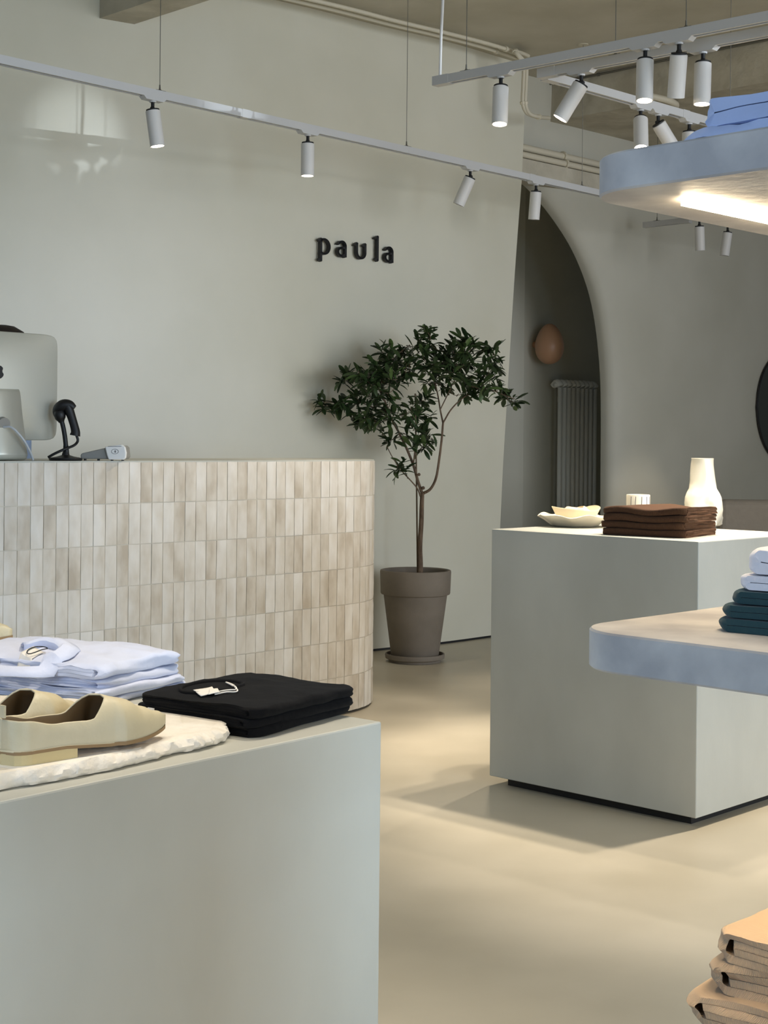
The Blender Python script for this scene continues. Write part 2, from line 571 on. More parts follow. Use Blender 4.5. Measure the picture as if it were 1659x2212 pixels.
# ================================================================== PIPES on ceiling and ledge
def pipe(name, pts, rad, label, mat='pipe', clips=(), n=6):
    pts = [Vector(p) for p in pts]
    t = thing(name, pts[0], label, 'pipe')
    t['_o'] = tuple(pts[0])
    sp = spline(pts, n)
    MB().tube(sp, rad, 10).build('tube', M[mat], t, True)
    for c in clips:
        p = sp[int(c * (len(sp) - 1))]; q = sp[min(len(sp) - 1, int(c * (len(sp) - 1)) + 1)]
        d = (q - p).normalized()
        MB().tube([p - d * .008, p + d * .008], rad * 1.5, 10).build('clip', M[mat], t)
    return t
def cpipe(off):
    pts = []
    for px in (440, 560, 700, 800, 900, 1000, 1080):
        s_, p = plan_at_ray(px, 60)
        pts.append(p + Vector((.10 + off, -.12 - off, ZC - .035)))
    pts.append(at_depth(1112 + off * 60, 112, 8.62))
    pts.append(at_depth(1130 + off * 120, 140, 8.62))
    pts.append(at_depth(1130 + off * 120, 185, 8.62))
    pts.append(at_depth(1129 + off * 120, 222, 8.62))
    pts.append(at_depth(1138 + off * 90, 244, 8.66))
    pts.append(at_depth(1158 + off * 60, 252, 8.74))
    pts.append(at_depth(1186, 255, 8.98))
    return pts
pipe('conduit_pipe', cpipe(0.0), .011, 'painted conduit at the ceiling edge, nearer the wall of the pair bending down', clips=(.42, .55, .78, .94))
pipe('conduit_pipe', cpipe(0.05), .011, 'painted conduit at the ceiling edge, outer one of the pair bending down', clips=(.42, .55, .78, .94))
for k, (z, r_) in enumerate(((2.985, .022), (2.935, .020))):
    pts = [aw(t, z) + AN * (.17 + .02 * k) for t in (-1.0, -.6, -.2, .3, 1.0, 2.5)]
    pipe('ledge_pipe', pts, r_, ('upper' if k == 0 else 'lower') + ' of two painted pipes running above the plaster ledge over the arch', clips=(.25, .55))
# thin cable stapled along the beam top
cb0 = at_depth(1108, 97, 9.0)
pts = [b0 + E2 * t - E1 * .02 + Vector((0, 0, ZC - .015 - .004 * (i % 2))) for i, t in enumerate((-.1, .4, 1, 1.7, 2.5, 3.5))]
pipe('ceiling_cable', pts, .007, 'thin dark cable stapled along the top of the ceiling beam', 'wire', clips=(.2, .4, .6))
# stub of conduit on the soffit
sp0 = at_height(1405, 208, 3.185)
pipe('conduit_stub', [sp0, at_height(1440, 216, 3.17), at_height(1458, 224, 3.165), at_height(1460, 229, 3.175)], .02, 'short bent conduit stub under the beam behind the right track')

# ================================================================== TRACKS AND SPOTLIGHTS
TZ = 2.6      # underside of the tracks
def track(label, pa, pb, wires, cable=None, couplers=(), name='lighting_track'):
    pa, pb = Vector(pa), Vector(pb)
    d = (pb - pa); L = d.length; d.normalize()
    ang = math.atan2(d.y, d.x)
    t = thing(name, pa, label, 'track', 'suspended lighting tracks', ang)
    hw, hh = .018, .034
    prof = [(-hw, 0), (-.007, 0), (-.007, .012), (.007, .012), (.007, 0), (hw, 0), (hw, hh), (-hw, hh)]
    b = MB(); n = len(prof)
    vs = [(x, y, z) for x in (0, L) for (y, z) in prof]
    fs = [(i, (i + 1) % n, n + (i + 1) % n, n + i) for i in range(n)]
    fs += [tuple(range(n)), tuple(range(n, 2 * n))]
    b.add(vs, fs)
    link_mesh('rail', b.mesh('rail'), M['track'], t)
    g = MB().box((L / 2, 0, .0085), (L - .16, .0136, .007))
    link_mesh('groove', g.mesh('groove'), M['groove'], t)
    for e in (.04, L - .04):
        link_mesh('end_cap', MB().box((e, 0, hh / 2), (.082, .0385, hh + .003)).mesh('end_cap'), M['track'], t)
    for c in couplers:
        link_mesh('coupler', MB().box((c, 0, hh / 2), (.05, .0385, hh + .003)).mesh('coupler'), M['track'], t)
    for x in wires:
        b = MB().tube([(x, 0, hh + .02), (x, 0, ZC - TZ)], .0016, 6)
        w = link_mesh('suspension_wire', b.mesh('suspension_wire'), M['wire'], t)
        b = MB().lathe([(.010, hh), (.010, hh + .004), (.004, hh + .01), (.003, hh + .028), (.0, hh + .03)], 10, c=(x, 0, 0))
        b.box((x, 0, hh + .002), (.05, .02, .004))
        link_mesh('wire_clamp', b.mesh('wire_clamp'), M['wire'], w)
        b = MB().lathe([(.03, ZC - TZ - .004), (.03, ZC - TZ)], 12, c=(x, 0, 0))
        link_mesh('ceiling_plate', b.mesh('ceiling_plate'), M['pipe'], w)
    if cable is not None:
        pts = spline([(cable, 0, hh), (cable, .004, hh + .15), (cable + .012, 0, hh + .4), (cable - .004, 0, ZC - TZ)], 6)
        link_mesh('feed_cable', MB().tube(pts, .006, 8).mesh('feed_cable'), M['white'], t, True)
    return t, pa, d

def on_track(tr, px):
    """distance along the track of the point seen in picture column px"""
    t, pa, d = tr
    a = pa; k0 = (px - CX) / F_PX
    best = 0
    for it in range(12):
        p = a + d * best
        zz = (p.z - EYE) / p.y
        k = k0 - ROLL * zz
        best = (k * a.y - a.x) / (d.x - k * d.y)
    return best

SR, SL = .031, .155
m_adapter = MB().add([(-.06, -.018, 0), (.06, -.018, 0), (.046, -.018, -.013), (-.046, -.018, -.013), (-.06, .018, 0), (.06, .018, 0), (.046, .018, -.013), (-.046, .018, -.013)], [(0, 1, 2, 3), (7, 6, 5, 4), (0, 4, 5, 1), (3, 2, 6, 7), (1, 5, 6, 2), (0, 3, 7, 4)]).lathe([(0, -.019), (.014, -.019), (.016, -.012), (0, -.012)], 14).mesh('adapter')
m_stem = MB().tube([(0, 0, -.012), (0, 0, -.05)], .0075, 12).mesh('stem')
hb = MB()
hb.lathe([(.0, 0), (SR - .004, 0), (SR - .003, -.006), (SR, -.006), (SR, -SL), (SR - .003, -SL), (SR - .004, -SL + .012), (0, -SL + .012)], 32)
m_house = hb.mesh('housing')
m_cap = MB().lathe([(0, .014), (.008, .013), (.012, .004), (SR - .003, .002), (SR - .003, -.004), (0, -.004)], 28).mesh('cap')
m_lens = MB().lathe([(0, -SL + .004), (SR - .0045, -SL + .004), (SR - .0045, -SL + .011), (0, -SL + .011)], 28).mesh('lens')
m_lens2 = m_lens.copy()
for me_, mt_ in ((m_adapter, 'track'), (m_stem, 'black'), (m_house, 'white'), (m_cap, 'black'), (m_lens, 'lens_on'), (m_lens2, 'lens_off')):
    me_.materials.append(M[mt_])
    if me_ in (m_stem, m_house, m_cap):
        for p in me_.polygons: p.use_smooth = True
        me_.set_sharp_from_angle(angle=R(40))

def spot(tr, px, label, group, aim=(0, 0, -1), on=True, power=60, cone=50, blend=.5):
    t, pa, d = tr
    p = pa + d * on_track(tr, px)
    e = thing('track_spotlight', p, label, 'spotlight', group, math.atan2(d.y, d.x))
    for nm, me in (('adapter', m_adapter), ('stem', m_stem)):
        c = bpy.data.objects.new(nm, me); COL.objects.link(c); c.parent = e
    inv = Matrix.Rotation(-math.atan2(d.y, d.x), 3, 'Z')
    av = inv @ Vector(aim).normalized()
    q = Vector((0, 0, -1)).rotation_difference(av)
    h = bpy.data.objects.new('housing', m_house); COL.objects.link(h); h.parent = e
    h.location = (0, 0, -.05); h.rotation_mode = 'QUATERNION'; h.rotation_quaternion = q
    for nm, me in (('cap', m_cap), ('lens', m_lens if on else m_lens2)):
        c = bpy.data.objects.new(nm, me); COL.objects.link(c); c.parent = h
    if power > 0:
        ld = bpy.data.lights.new('spot_beam', 'SPOT')
        ld.energy = power; ld.spot_size = R(cone); ld.spot_blend = blend
        ld.color = (1.0, 0.88, 0.72); ld.shadow_soft_size = .03
        lo = bpy.data.objects.new('spot_beam', ld); COL.objects.link(lo)
        lo.parent = h; lo.location = (0, 0, -SL - .01)
    return e

tl = track('long white lighting track running across in front of the lettered wall', at_height(-60, 126, TZ), at_height(1700, 513, TZ), [], couplers=[])
L_w = [on_track(tl, px) for px in (345, 878, 1257)]
# (the long track is built again once the wire places are known)
def rebuild(tr, label, pa, pb, wires, cable=None, couplers=()):
    for c in list(tr[0].children):
        bpy.data.objects.remove(c, do_unlink=True)
    bpy.data.objects.remove(tr[0], do_unlink=True)
    return track(label, pa, pb, wires, cable, couplers)
pa_, pb_ = at_height(-60, 126, TZ), at_height(1700, 513, TZ)
tl = rebuild(tl, 'long white lighting track running across in front of the lettered wall', pa_, pb_, L_w, None, [on_track(tl, 527), on_track(tl, 1145)])
pa1 = at_height(940, 186, TZ); pb1 = pa1 + (at_height(1720, 36, TZ) - pa1) * 1.9
r1 = track('white lighting track at upper right with a white feed cable at its free end', pa1, pb1, [.16, 1.15], .025)
pa2 = at_height(1166, 170, TZ); pb2 = pa2 + (at_height(1720, 68, TZ) - pa2) * 2.1
r2 = track('white lighting track just behind the front right track, meeting another at a corner', pa2, pb2, [.35])
pb3 = at_height(1640, 302, TZ)
r3 = track('white lighting track receding from the corner towards the arched wall', pa2 + Vector((.02, .02, 0)), pb3, [1.35], None, [on_track((None, pa2, (pb3 - pa2).normalized()), 1468)])
pa4 = at_height(1392, 492, TZ); pb4 = pa4 + E2 * .36
r4 = track('short far lighting track end in front of the vaulted wall', pa4, pb4, [.10])

gl = 'spotlights on the long track'; gr = 'spotlights on the right tracks'
dn = (0, 0, -1)
spot(tl, 330, 'white spotlight leftmost on the long track, leaning slightly right', gl, (.14, 0.02, -1), on=True, power=0)
spot(tl, 665, 'white spotlight hanging straight above the wall lettering', gl, dn, on=True, power=16, cone=70)
spot(tl, 1016, 'white spotlight on the long track tilted down to the left above the tree', gl, (-.42, .1, -1), on=False, power=0)
spot(tl, 1158, 'white spotlight on the long track in front of the arch opening', gl, (-.06, .1, -1), on=False, power=0)
spot(r1, 1082, 'lit white spotlight nearest the free end of the front right track', gr, (-.03, -.14, -1), power=52, cone=50)
spot(r1, 1394, 'lit white spotlight in the middle of the front right track', gr, (-.03, -.12, -1), power=66, cone=60)
spot(r1, 1467, 'white spotlight with its black top showing, on the front right track', gr, (0, .35, -1), power=22, cone=60)
spot(r2, 1256, 'lit white spotlight tilted down to the left behind the front right track', gr, (-.6, .10, -1), power=75, cone=60)
spot(r2, 1519, 'lit white spotlight furthest right on the rear of the two parallel tracks', gr, (-.03, -.05, -1), power=82, cone=60)
spot(r3, 1384, 'white spotlight with a bright lens facing the camera on the receding track', gr, (-.05, -.45, -1), power=60, cone=60)
spot(r3, 1422, 'white spotlight tilted down to the right on the receding track', gr, (.7, .25, -1), power=45, cone=60)
spot(r3, 1489, 'white spotlight half hidden behind the blue clothes on the top shelf', gr, dn, power=45, cone=60)
spot(r1, 1800, 'added unseen white spotlight on the front right track beyond the right edge', gr, (-.08, -.14, -1), power=115, cone=64)  # extra unseen spot, added to brighten the floor at right
spot(r2, 1880, 'added unseen white spotlight on the rear right track beyond the right edge', gr, (-.08, -.14, -1), power=115, cone=64)  # second extra spot out of frame, added for the same floor
pa5 = Vector((-1.4, 1.3, TZ)); pb5 = pa5 + E1 * 2.6
r5 = track('added unseen lighting track overhead above the foreground plinth', pa5, pb5, [.4, 2.2])  # unseen track added to carry extra spots over the foreground
def spot_at(tr, dist, *a, **k):
    t, pa, d = tr
    p = pa + d * dist
    return spot(tr, CX + F_PX * (p.x + ROLL * (p.z - EYE)) / p.y, *a, **k)
spot_at(r5, .75, 'added unseen white spotlight over the left of the foreground plinth', gr, (.05, .15, -1), power=26, cone=50)  # added to light the goods on the plinth
spot_at(r5, 2.3, 'added unseen white spotlight aimed at the shelving unit', gr, (.1, -1.2, -1), power=22, cone=50)  # added to brighten the clothes on the top shelf
spot_at(r5, 2.05, 'added unseen white spotlight pointing straight down at the aisle floor', gr, (.1, .0, -1), power=60, cone=95)  # added to brighten the near floor
spot_at(r5, 1.45, 'added unseen white spotlight over the right of the foreground plinth', gr, (-.05, .1, -1), power=26, cone=50)  # added for the right half of the plinth top
spot(tl, 1511, 'small far white spotlight with black top below the top shelf', gl, (.06, .1, -1), on=False, power=60, cone=55)
spot(tl, 1572, 'small far white spotlight just under the edge of the top shelf', gl, (-.12, .05, -1), on=False, power=0)

# ================================================================== RECEPTION COUNTER
CH = 1.075
PITCH, TW = 0.152, 0.052
def counter_curve():
    """heading along the front; starts left of the frame"""
    ds = .004
    pts = []
    p = Vector((-1.313, 5.146)); s = 0.0
    back = []
    q = p.copy(); h = R(45)
    for i in range(int(1.2 / ds)):
        q = q - Vector((math.cos(h), math.sin(h))) * ds
        back.append(q.copy())
    pts = back[::-1] + [p.copy()]
    i0 = len(back)
    while s < 5.2:
        if s < .9: h = R(45 + s / .9)
        elif s < 1.70: h = R(46 + 4 * (s - .9) / .8)
        elif h < R(90): h += ds / .46
        else: h = min(R(226), h + ds / .24)
        p = p + Vector((math.cos(h), math.sin(h))) * ds
        pts.append(p.copy()); s += ds
    return pts, i0, ds
cpts, ci0, cds = counter_curve()
def cc(s):
    i = s / cds + ci0
    i = max(0, min(len(cpts) - 1.001, i)); k = int(i)
    return cpts[k].lerp(cpts[k + 1], i - k)
def ctan(s):
    return (cc(s + .01) - cc(s - .01)).normalized()
cloc = cc(.9); cloc = Vector((cloc.x, cloc.y, 0))
ctr = thing('reception_counter', cloc, 'curved reception counter clad in cream glazed tiles before the wall', 'counter')
ctr['_o'] = tuple(cloc)
S0, S1 = -1.1, 5.1
front = [cc(S0 + (S1 - S0) * i / 220) for i in range(221)]
def offs(d):
    out = []
    for i in range(221):
        s = S0 + (S1 - S0) * i / 220
        t = ctan(s); n = Vector((-t.y, t.x))
        out.append(cc(s) + n * d)
    return out
def slab_poly(inset):
    a = offs(inset)
    return a
f0 = offs(.0034)
body = MB(); body.prism([tuple(p) for p in f0], .03, CH - .004); body.build('body', M['grout'], ctr, True)
MB().prism([tuple(p) for p in offs(.03)], .0, .03).build('plinth', M['black'], ctr)
MB().prism([tuple(p) for p in offs(.0025)], CH - .004, CH + .004).build('counter_top', M['cement'], ctr)
# tiles: few hand-made looking blanks, shared
def tile_mesh(k):
    rnd = random.Random(100 + k)
    b = MB()
    w, h, d = TW - .0022, PITCH - .003, .008
    nx, nz = 3, 5
    grid = []
    for i in range(nx + 1):
        row = []
        for j in range(nz + 1):
            x = -w / 2 + w * i / nx; z = -h / 2 + h * j / nz
            edge_ = (i in (0, nx)) or (j in (0, nz))
            y = -.0015 * rnd.random() - (0 if not edge_ else -.0016)
            if edge_:
                x += rnd.uniform(-.0007, .0004) * (1 if x > 0 else -1); z += rnd.uniform(-.0009, .0005) * (1 if z > 0 else -1)
            row.append(Vector((x, y, z)))
        grid.append(row)
    b.grid(grid)
    ring = [grid[i][0] for i in range(nx + 1)] + [grid[nx][j] for j in range(1, nz + 1)] + [grid[i][nz] for i in range(nx - 1, -1, -1)] + [grid[0][j] for j in range(nz - 1, 0, -1)]
    n = len(ring)
    b.add([p for p in ring] + [p + Vector((0, d, 0)) for p in ring], [(i, (i + 1) % n, n + (i + 1) % n, n + i) for i in range(n)])
    me = b.mesh('tile'); me.materials.append(M['tile'])
    for p in me.polygons: p.use_smooth = True
    me.set_sharp_from_angle(angle=R(50))
    return me
tiles = [tile_mesh(k) for k in range(6)]
rest = MB()
ncol = 0
s = S0 + TW
cols = []
while s < 3.0:
    cols.append(s); s += TW
def in_view(s):
    p = cc(s); px = CX + F_PX * p.x / p.y
    t = ctan(s); n = Vector((t.y, -t.x))
    return px > -18 and n.dot(-p) > -.02 and s < 2.6
rndt = random.Random(5)
for s in cols:
    p = cc(s); t = ctan(s); ang = math.atan2(t.y, t.x)
    iv = in_view(s)
    for r_ in range(7):
        z = CH - PITCH * (r_ + .5)
        me = tiles[rndt.randrange(6)]
        j = Vector((t.y, -t.x)) * rndt.uniform(-.0008, .0012)
        M4 = Matrix.Translation((p.x - cloc.x + j.x, p.y - cloc.y + j.y, z)) @ Matrix.Rotation(ang + rndt.uniform(-.02, .02), 4, 'Z') @ Matrix.Rotation(rndt.uniform(-.006, .006), 4, 'Y')
        if iv:
            o = bpy.data.objects.new('tile', me); COL.objects.link(o); o.parent = ctr
            o.matrix_local = M4; ncol += 1
        else:
            rest.add([M4 @ v.co for v in me.vertices], [tuple(q.vertices) for q in me.polygons])
o = link_mesh('tiling', rest.mesh('tiling'), M['tile'], ctr); o['kind'] = 'stuff'
print('tiles in view', ncol)

# ================================================================== PLINTHS
def plinth(name, label, corner, dirs, sizes, z0, z1, grp=None):
    a = Vector((corner[0], corner[1], 0))
    u, v = dirs
    loc = a + u * sizes[0] / 2 + v * sizes[1] / 2
    t = thing(name, loc, label, 'plinth', grp); t['_o'] = tuple(loc)
    poly = [a, a + u * sizes[0], a + u * sizes[0] + v * sizes[1], a + v * sizes[1]]
    o = MB().prism([(p.x, p.y) for p in poly], z0, z1).build('body', M['cement'], t)
    bevel_mod(o, .003, 2)
    i = .045
    poly = [a + u * i + v * i, a + u * (sizes[0] - i) + v * i, a + u * (sizes[0] - i) + v * (sizes[1] - i), a + u * i + v * (sizes[1] - i)]
    MB().prism([(p.x, p.y) for p in poly], 0, z0).build('base', M['black'], t)
    return t
RA, RB = Vector((.367, 5.09, 0)), Vector((.950, 4.53, 0))
ru = (RA - RB).normalized(); rv = Vector((-ru.y, ru.x, 0))
if rv.y < 0: rv = -rv
RZ = .866
plinth('display_plinth', 'grey cement display plinth at right carrying the brown knits and white ceramics', RB, (ru, rv), ((RA - RB).length, .66), .032, RZ, 'display plinths')
FZ = .72
P0 = at_height(824.5, 1558.5, FZ); P1 = at_height(0, 1732, FZ)
fu = (P1 - P0).normalized(); fu.z = 0; fv = Vector((fu.y, -fu.x, 0))
if fv.y < 0: fv = -fv
plinth('display_plinth', 'large grey cement plinth in the left foreground with shoes and folded shirts', P0, (fu, fv), (1.5, .95), .032, FZ, 'display plinths')

# ================================================================== SHELVING UNIT (right edge)
SC = Vector((.159, 1.335, 0))
su = Vector((.697, -.717, 0)).normalized(); sv = Vector((.70, .714, 0)).normalized()
def shelf_poly(corner, ru_, la, lb, r_):
    c = corner; pts = []
    cen = c + su * r_ + sv * r_
    a0 = math.atan2(-sv.y, -sv.x)
    for k in range(13):
        th = math.pi / 2 * k / 12
        d = (-sv) * math.cos(th) + (-su) * math.sin(th)
        pts.append(cen + d * r_)
    pts += [c + sv * lb, c + sv * lb + su * la, c + su * la]
    return [(p.x, p.y) for p in pts]
ST = .0345
unit_loc = SC + su * .55 + sv * .45
unit = thing('shelving_unit', unit_loc, 'shelving unit at the right edge with thick rounded cement shelves', 'shelf')
unit['_o'] = tuple(unit_loc)
ZU, ZL, Z3 = 1.4165, .996, .574
UC = SC + Vector((.008, .02, 0))
for z, c in ((ZU, UC), (ZL, SC), (Z3, SC)):
    o = MB().prism(shelf_poly(c, 0, .62, .75, .062), z - ST, z, .0018).build('shelf', M['shelfcement'], unit, True)
    if z == ZU: top_shelf = o
post = [SC + su * .50 + sv * .35, SC + su * .60 + sv * .35, SC + su * .60 + sv * .55, SC + su * .50 + sv * .55]
MB().prism([(p.x, p.y) for p in post], 0, 1.9).build('post', M['shelfcement'], unit)
# lit strip let into the underside of the top shelf
zsu = ZU - ST
la_, lb_ = at_height(1471, 430, zsu), at_height(1499, 424, zsu)
ld_ = sv * .52
wv_ = (lb_ - la_)
strip = [la_, lb_, lb_ + ld_, la_ + ld_]
top_shelf['_o'] = tuple(unit_loc)
st = MB().prism([(p.x, p.y) for p in strip], zsu - .006, zsu + .002).build('light_strip', M['led'], top_shelf)
st['label'] = 'glowing warm light strip'
ad = bpy.data.lights.new('strip_light', 'AREA'); ad.shape = 'RECTANGLE'; ad.size = .5; ad.size_y = .018; ad.energy = 1.3; ad.color = (1, .80, .56)
ao = bpy.data.objects.new('strip_light', ad); COL.objects.link(ao)
mid = (la_ + lb_) / 2 + ld_ / 2
ao.location = (mid.x, mid.y, zsu - .0075); ao.rotation_euler = (0, 0, math.atan2(sv.y, sv.x))
ad2 = bpy.data.lights.new('strip_light', 'AREA'); ad2.shape = 'RECTANGLE'; ad2.size = .5; ad2.size_y = .018; ad2.energy = 1.2; ad2.color = (1, .80, .56)
ao2 = bpy.data.objects.new('strip_light', ad2); COL.objects.link(ao2)
ao2.location = (mid.x, mid.y, ZL - ST - .003); ao2.rotation_euler = ao.rotation_euler
s2 = [Vector((p.x, p.y, 0)) for p in strip]
MB().prism([(p.x, p.y) for p in s2], ZL - ST - .0012, ZL - ST + .002).build('light_strip', M['led'], unit)

# ================================================================== FOLDED CLOTHES
def fold_path(style, w, layers, g):
    """centre line (x, z) of the folded cloth; the big fold is at x = 0"""
    pts = []
    def U(x, z0, z1, side, n=8):
        r = abs(z1 - z0) / 2; zc_ = (z0 + z1) / 2
        for k in range(n + 1):
            a = -math.pi / 2 + math.pi * k / n
            dz = r * math.sin(a) * (1 if z1 > z0 else -1)
            pts.append((x + side * min(r, .014) * math.cos(a), zc_ + dz))
    def run(xa, xb, z, n=26):
        for k in range(1, n):
            pts.append((xa + (xb - xa) * k / n, z))
    zc_ = [g * (i + .5) for i in range(layers)]
    if style == 'book' and layers >= 4:
        r = g * 1.5
        run(g * .3, w - g, zc_[1]); U(w - g, zc_[1], zc_[0], 1); run(w - g, g * 1.2, zc_[0])
        U(g * 1.2, zc_[0], zc_[-1], -1, 12); run(g * 1.2, w - g, zc_[-1])
        U(w - g, zc_[-1], zc_[-2], 1); run(w - g, g * .3, zc_[-2])
    elif style == 'half':
        run(w, g, zc_[0]); U(g, zc_[0], zc_[1], -1, 10); run(g, w - .01, zc_[1])
    else:
        side = 1
        for i in range(layers):
            if i % 2 == 0: run(g if i else .004, w - g, zc_[i])
            else: run(w - g, g, zc_[i])
            if i < layers - 1:
                if i % 2 == 0: U(w - g, zc_[i], zc_[i + 1], 1)
                else: U(g, zc_[i], zc_[i + 1], -1)
    return pts

def garment(name, label, cat, group, mat, loc, rz, w, l, layers, g, style='book', seed=1, wob=.004, droop=.08, zwave=.003, bulge=0.0, waves=None, crumple=0.0):
    P = fold_path(style, w, layers, g)
    t = g * .92
    n = len(P); ny = 36
    left, right = [], []
    for i in range(n):
        a = Vector(P[max(0, i - 1)]); b = Vector(P[min(n - 1, i + 1)])
        d = (b - a)
        if d.length < 1e-9: d = Vector((1, 0))
        d.normalize(); nn = Vector((-d.y, d.x))
        left.append(Vector(P[i]) + nn * t / 2); right.append(Vector(P[i]) - nn * t / 2)
    loop = left + right[::-1]
    m_ = len(loop); H = layers * g
    vs, fs = [], []
    for j in range(ny + 1):
        v = j / ny
        # slightly rounded free ends
        y = l * v
        for q in loop:
            x, z = q.x, q.y
            e = min(v, 1 - v) * l
            ex = min(max(x, 0), max(w - x, 0))
            k = z / H
            # garments relax towards the borders
            dr = droop * k * (max(0, 1 - e / .05) ** 2 + .8 * max(0, 1 - ex / .045) ** 2)
            nz1 = mnoise.noise(Vector((x * 9 + seed * 3.1, y * 9, seed * 1.7)))
            nz2 = mnoise.noise(Vector((x * 26 + seed, y * 26, z * 40 + seed)))
            zz = z * (1 - min(.6, dr)) + (nz1 * zwave * 1.6 + nz2 * zwave * .5) * (k ** .7)
            if bulge: zz += bulge * k * (1 - (2 * v - 1) ** 2) * (1 - (2 * x / w - 1) ** 2)
            if waves: zz += (waves[0] + (waves[1] - waves[0]) * k) * (1 + math.sin(v * 8.5 + x * 7 + 1.0))
            if crumple:
                q3 = Vector((x * 13 + seed * 1.3, y * 17 + seed, z * 25))
                rg = 1 - abs(mnoise.noise(q3)) * 2.2
                q4 = Vector((x * 31 + seed, y * 22 + seed * 2, z * 30 + 4))
                rg2 = 1 - abs(mnoise.noise(q4)) * 2
                zz += crumple * (rg * .9 + rg2 * .45) * (.25 + .75 * k)
                x += crumple * .5 * rg * (1 if x < w / 2 else -1)
            if e < .022: x = x + (.012 * (1 - e / .022) ** 2) * (1 if x < w / 2 else -1) * max(0, 1 - ex / .04)
            xx = x + wob * mnoise.noise(Vector((y * 11, z * 60, seed * 2.3)))
            yy = y + wob * 1.4 * mnoise.noise(Vector((x * 10, z * 130, seed * 5.1 + (0 if v < .5 else 9)))) * (1 if (v < .15 or v > .85) else .2)
            vs.append((xx - w / 2, yy - l / 2, max(0.0004, zz)))
    for j in range(ny):
        for i in range(m_):
            k = (i + 1) % m_
            fs.append((j * m_ + i, j * m_ + k, (j + 1) * m_ + k, (j + 1) * m_ + i))
    for j in (0, ny):
        for i in range(n - 1):
            a, b, c, d = i, i + 1, m_ - 2 - i, m_ - 1 - i
            fs.append((j * m_ + a, j * m_ + b, j * m_ + c, j * m_ + d))
    b = MB().add(vs, fs)
    me = b.mesh(name)
    for p in me.polygons: p.use_smooth = True
    me.set_sharp_from_angle(angle=R(55))
    me.materials.append(M[mat])
    o = bpy.data.objects.new(name, me); COL.objects.link(o)
    o.location = loc; o.rotation_euler = (0, 0, rz)
    tag(o, label, cat, group)
    return o

def rect_center(corner, u, v, w, l):
    return Vector((corner.x, corner.y, 0)) + Vector((u.x, u.y, 0)) * w / 2 + Vector((v.x, v.y, 0)) * l / 2

# -- black tees on the front plinth
bc, br, bl = at_height(550, 1597, FZ), at_height(768, 1541, FZ), at_height(330, 1551, FZ)
du = (br - bc).normalized(); wl_ = (br - bc).length; dl = Vector((-du.y, du.x, 0)); ll_ = (bl - bc).length
cen = rect_center(bc, du, dl, wl_, ll_)
ang = math.atan2(du.y, du.x)
z = FZ
tees = []
for k, lab in enumerate(('black jersey t-shirt at the bottom of the black stack', 'black jersey t-shirt in the middle of the black stack', 'black jersey t-shirt on top of the stack, neckline and white swing tag showing')):
    lay, g = 4, (.0034, .0036, .0042)[k]
    o = garment('folded_tshirt', lab, 't-shirt', 'folded black t-shirts', 'blacktee', (cen.x + .004 * (k - 1), cen.y - .002 * k, z), ang + math.pi / 2 + (.03, -.02, .0)[k], ll_, wl_, lay, g, 'book', 11 + k, wob=.006, zwave=.0022, droop=.07, crumple=(.0008, .0010, .0024)[k], bulge=0 if k < 2 else .006)
    z += lay * g + .0004; tees.append(o)
from mathutils.bvhtree import BVHTree
def top_z(o, x, y):
    me = o.data
    bv = BVHTree.FromPolygons([v.co for v in me.vertices], [tuple(p.vertices) for p in me.polygons])
    h = bv.ray_cast(Vector((x, y, 1)), Vector((0, 0, -1)))
    return h[0].z if h[0] else 0.0
def local_of(o, px, py, z):
    p = at_height(px, py, z) - Vector(o.location)
    return Matrix.Rotation(-o.rotation_euler.z, 3, 'Z') @ p
def drape(o, pts, lift):
    zz_ = [top_z(o, p[0], p[1]) for p in pts]; lo = max(zz_) - .008
    return [(p[0], p[1], max(lo, z_) + lift) for p, z_ in zip(pts, zz_)]
def sheet(name, o, corners, lift, mat, th=.0012, n=6, curl=0.0):
    a, b, c, d = [Vector((q[0], q[1], 0)) for q in corners]
    rows_ = []
    for i in range(n + 1):
        row = []
        for j in range(n + 1):
            p = a.lerp(b, i / n).lerp(d.lerp(c, i / n), j / n)
            row.append(Vector((p.x, p.y, top_z(o, p.x, p.y) + lift + curl * (i / n) ** 2)))
        rows_.append(row)
    q = link_mesh(name, MB().grid(rows_).mesh(name), M[mat], o, True)
    md = q.modifiers.new('solid', 'SOLIDIFY'); md.thickness = th
    return q
top = tees[-1]
zt_ = z
def ring_pts(cx, cy, rx, ry, z, n=28, a0=0, a1=2 * math.pi):
    return [(cx + rx * math.cos(a0 + (a1 - a0) * k / n), cy + ry * math.sin(a0 + (a1 - a0) * k / n), z) for k in range(n + 1)]
nc = local_of(top, 458, 1490, zt_)
o = link_mesh('neckband', MB().tube(drape(top, ring_pts(nc.x, nc.y, .040, .060, 0), .0008), .0034, 8).mesh('neckband'), M['blacktee'], top, True)
g4 = [local_of(top, x, y, zt_) for x, y in ((417, 1500), (458, 1499), (466, 1506), (434, 1508))]
o = sheet('swing_tag', top, g4, .004, 'tag', curl=.003); o['label'] = 'white paper swing tag'
g4 = [local_of(top, x, y, zt_) for x, y in ((452, 1502), (470, 1500), (474, 1506), (450, 1509))]
sheet('swing_tag', top, g4, .006, 'tag')
sp = spline([local_of(top, x, y, zt_) for x, y in ((462, 1504), (490, 1500), (510, 1499), (505, 1492), (488, 1485), (508, 1496), (512, 1502), (490, 1503), (464, 1507))], 4)
link_mesh('tag_string', MB().tube(drape(top, sp, .003), .0011, 6).mesh('tag_string'), M['tag'], top, True)
cl = MB().box((ll_ * .34, wl_ / 2 + .003, .008), (.013, .002, .007))
cl = link_mesh('care_label', cl.mesh('care_label'), M['tag'], tees[1])

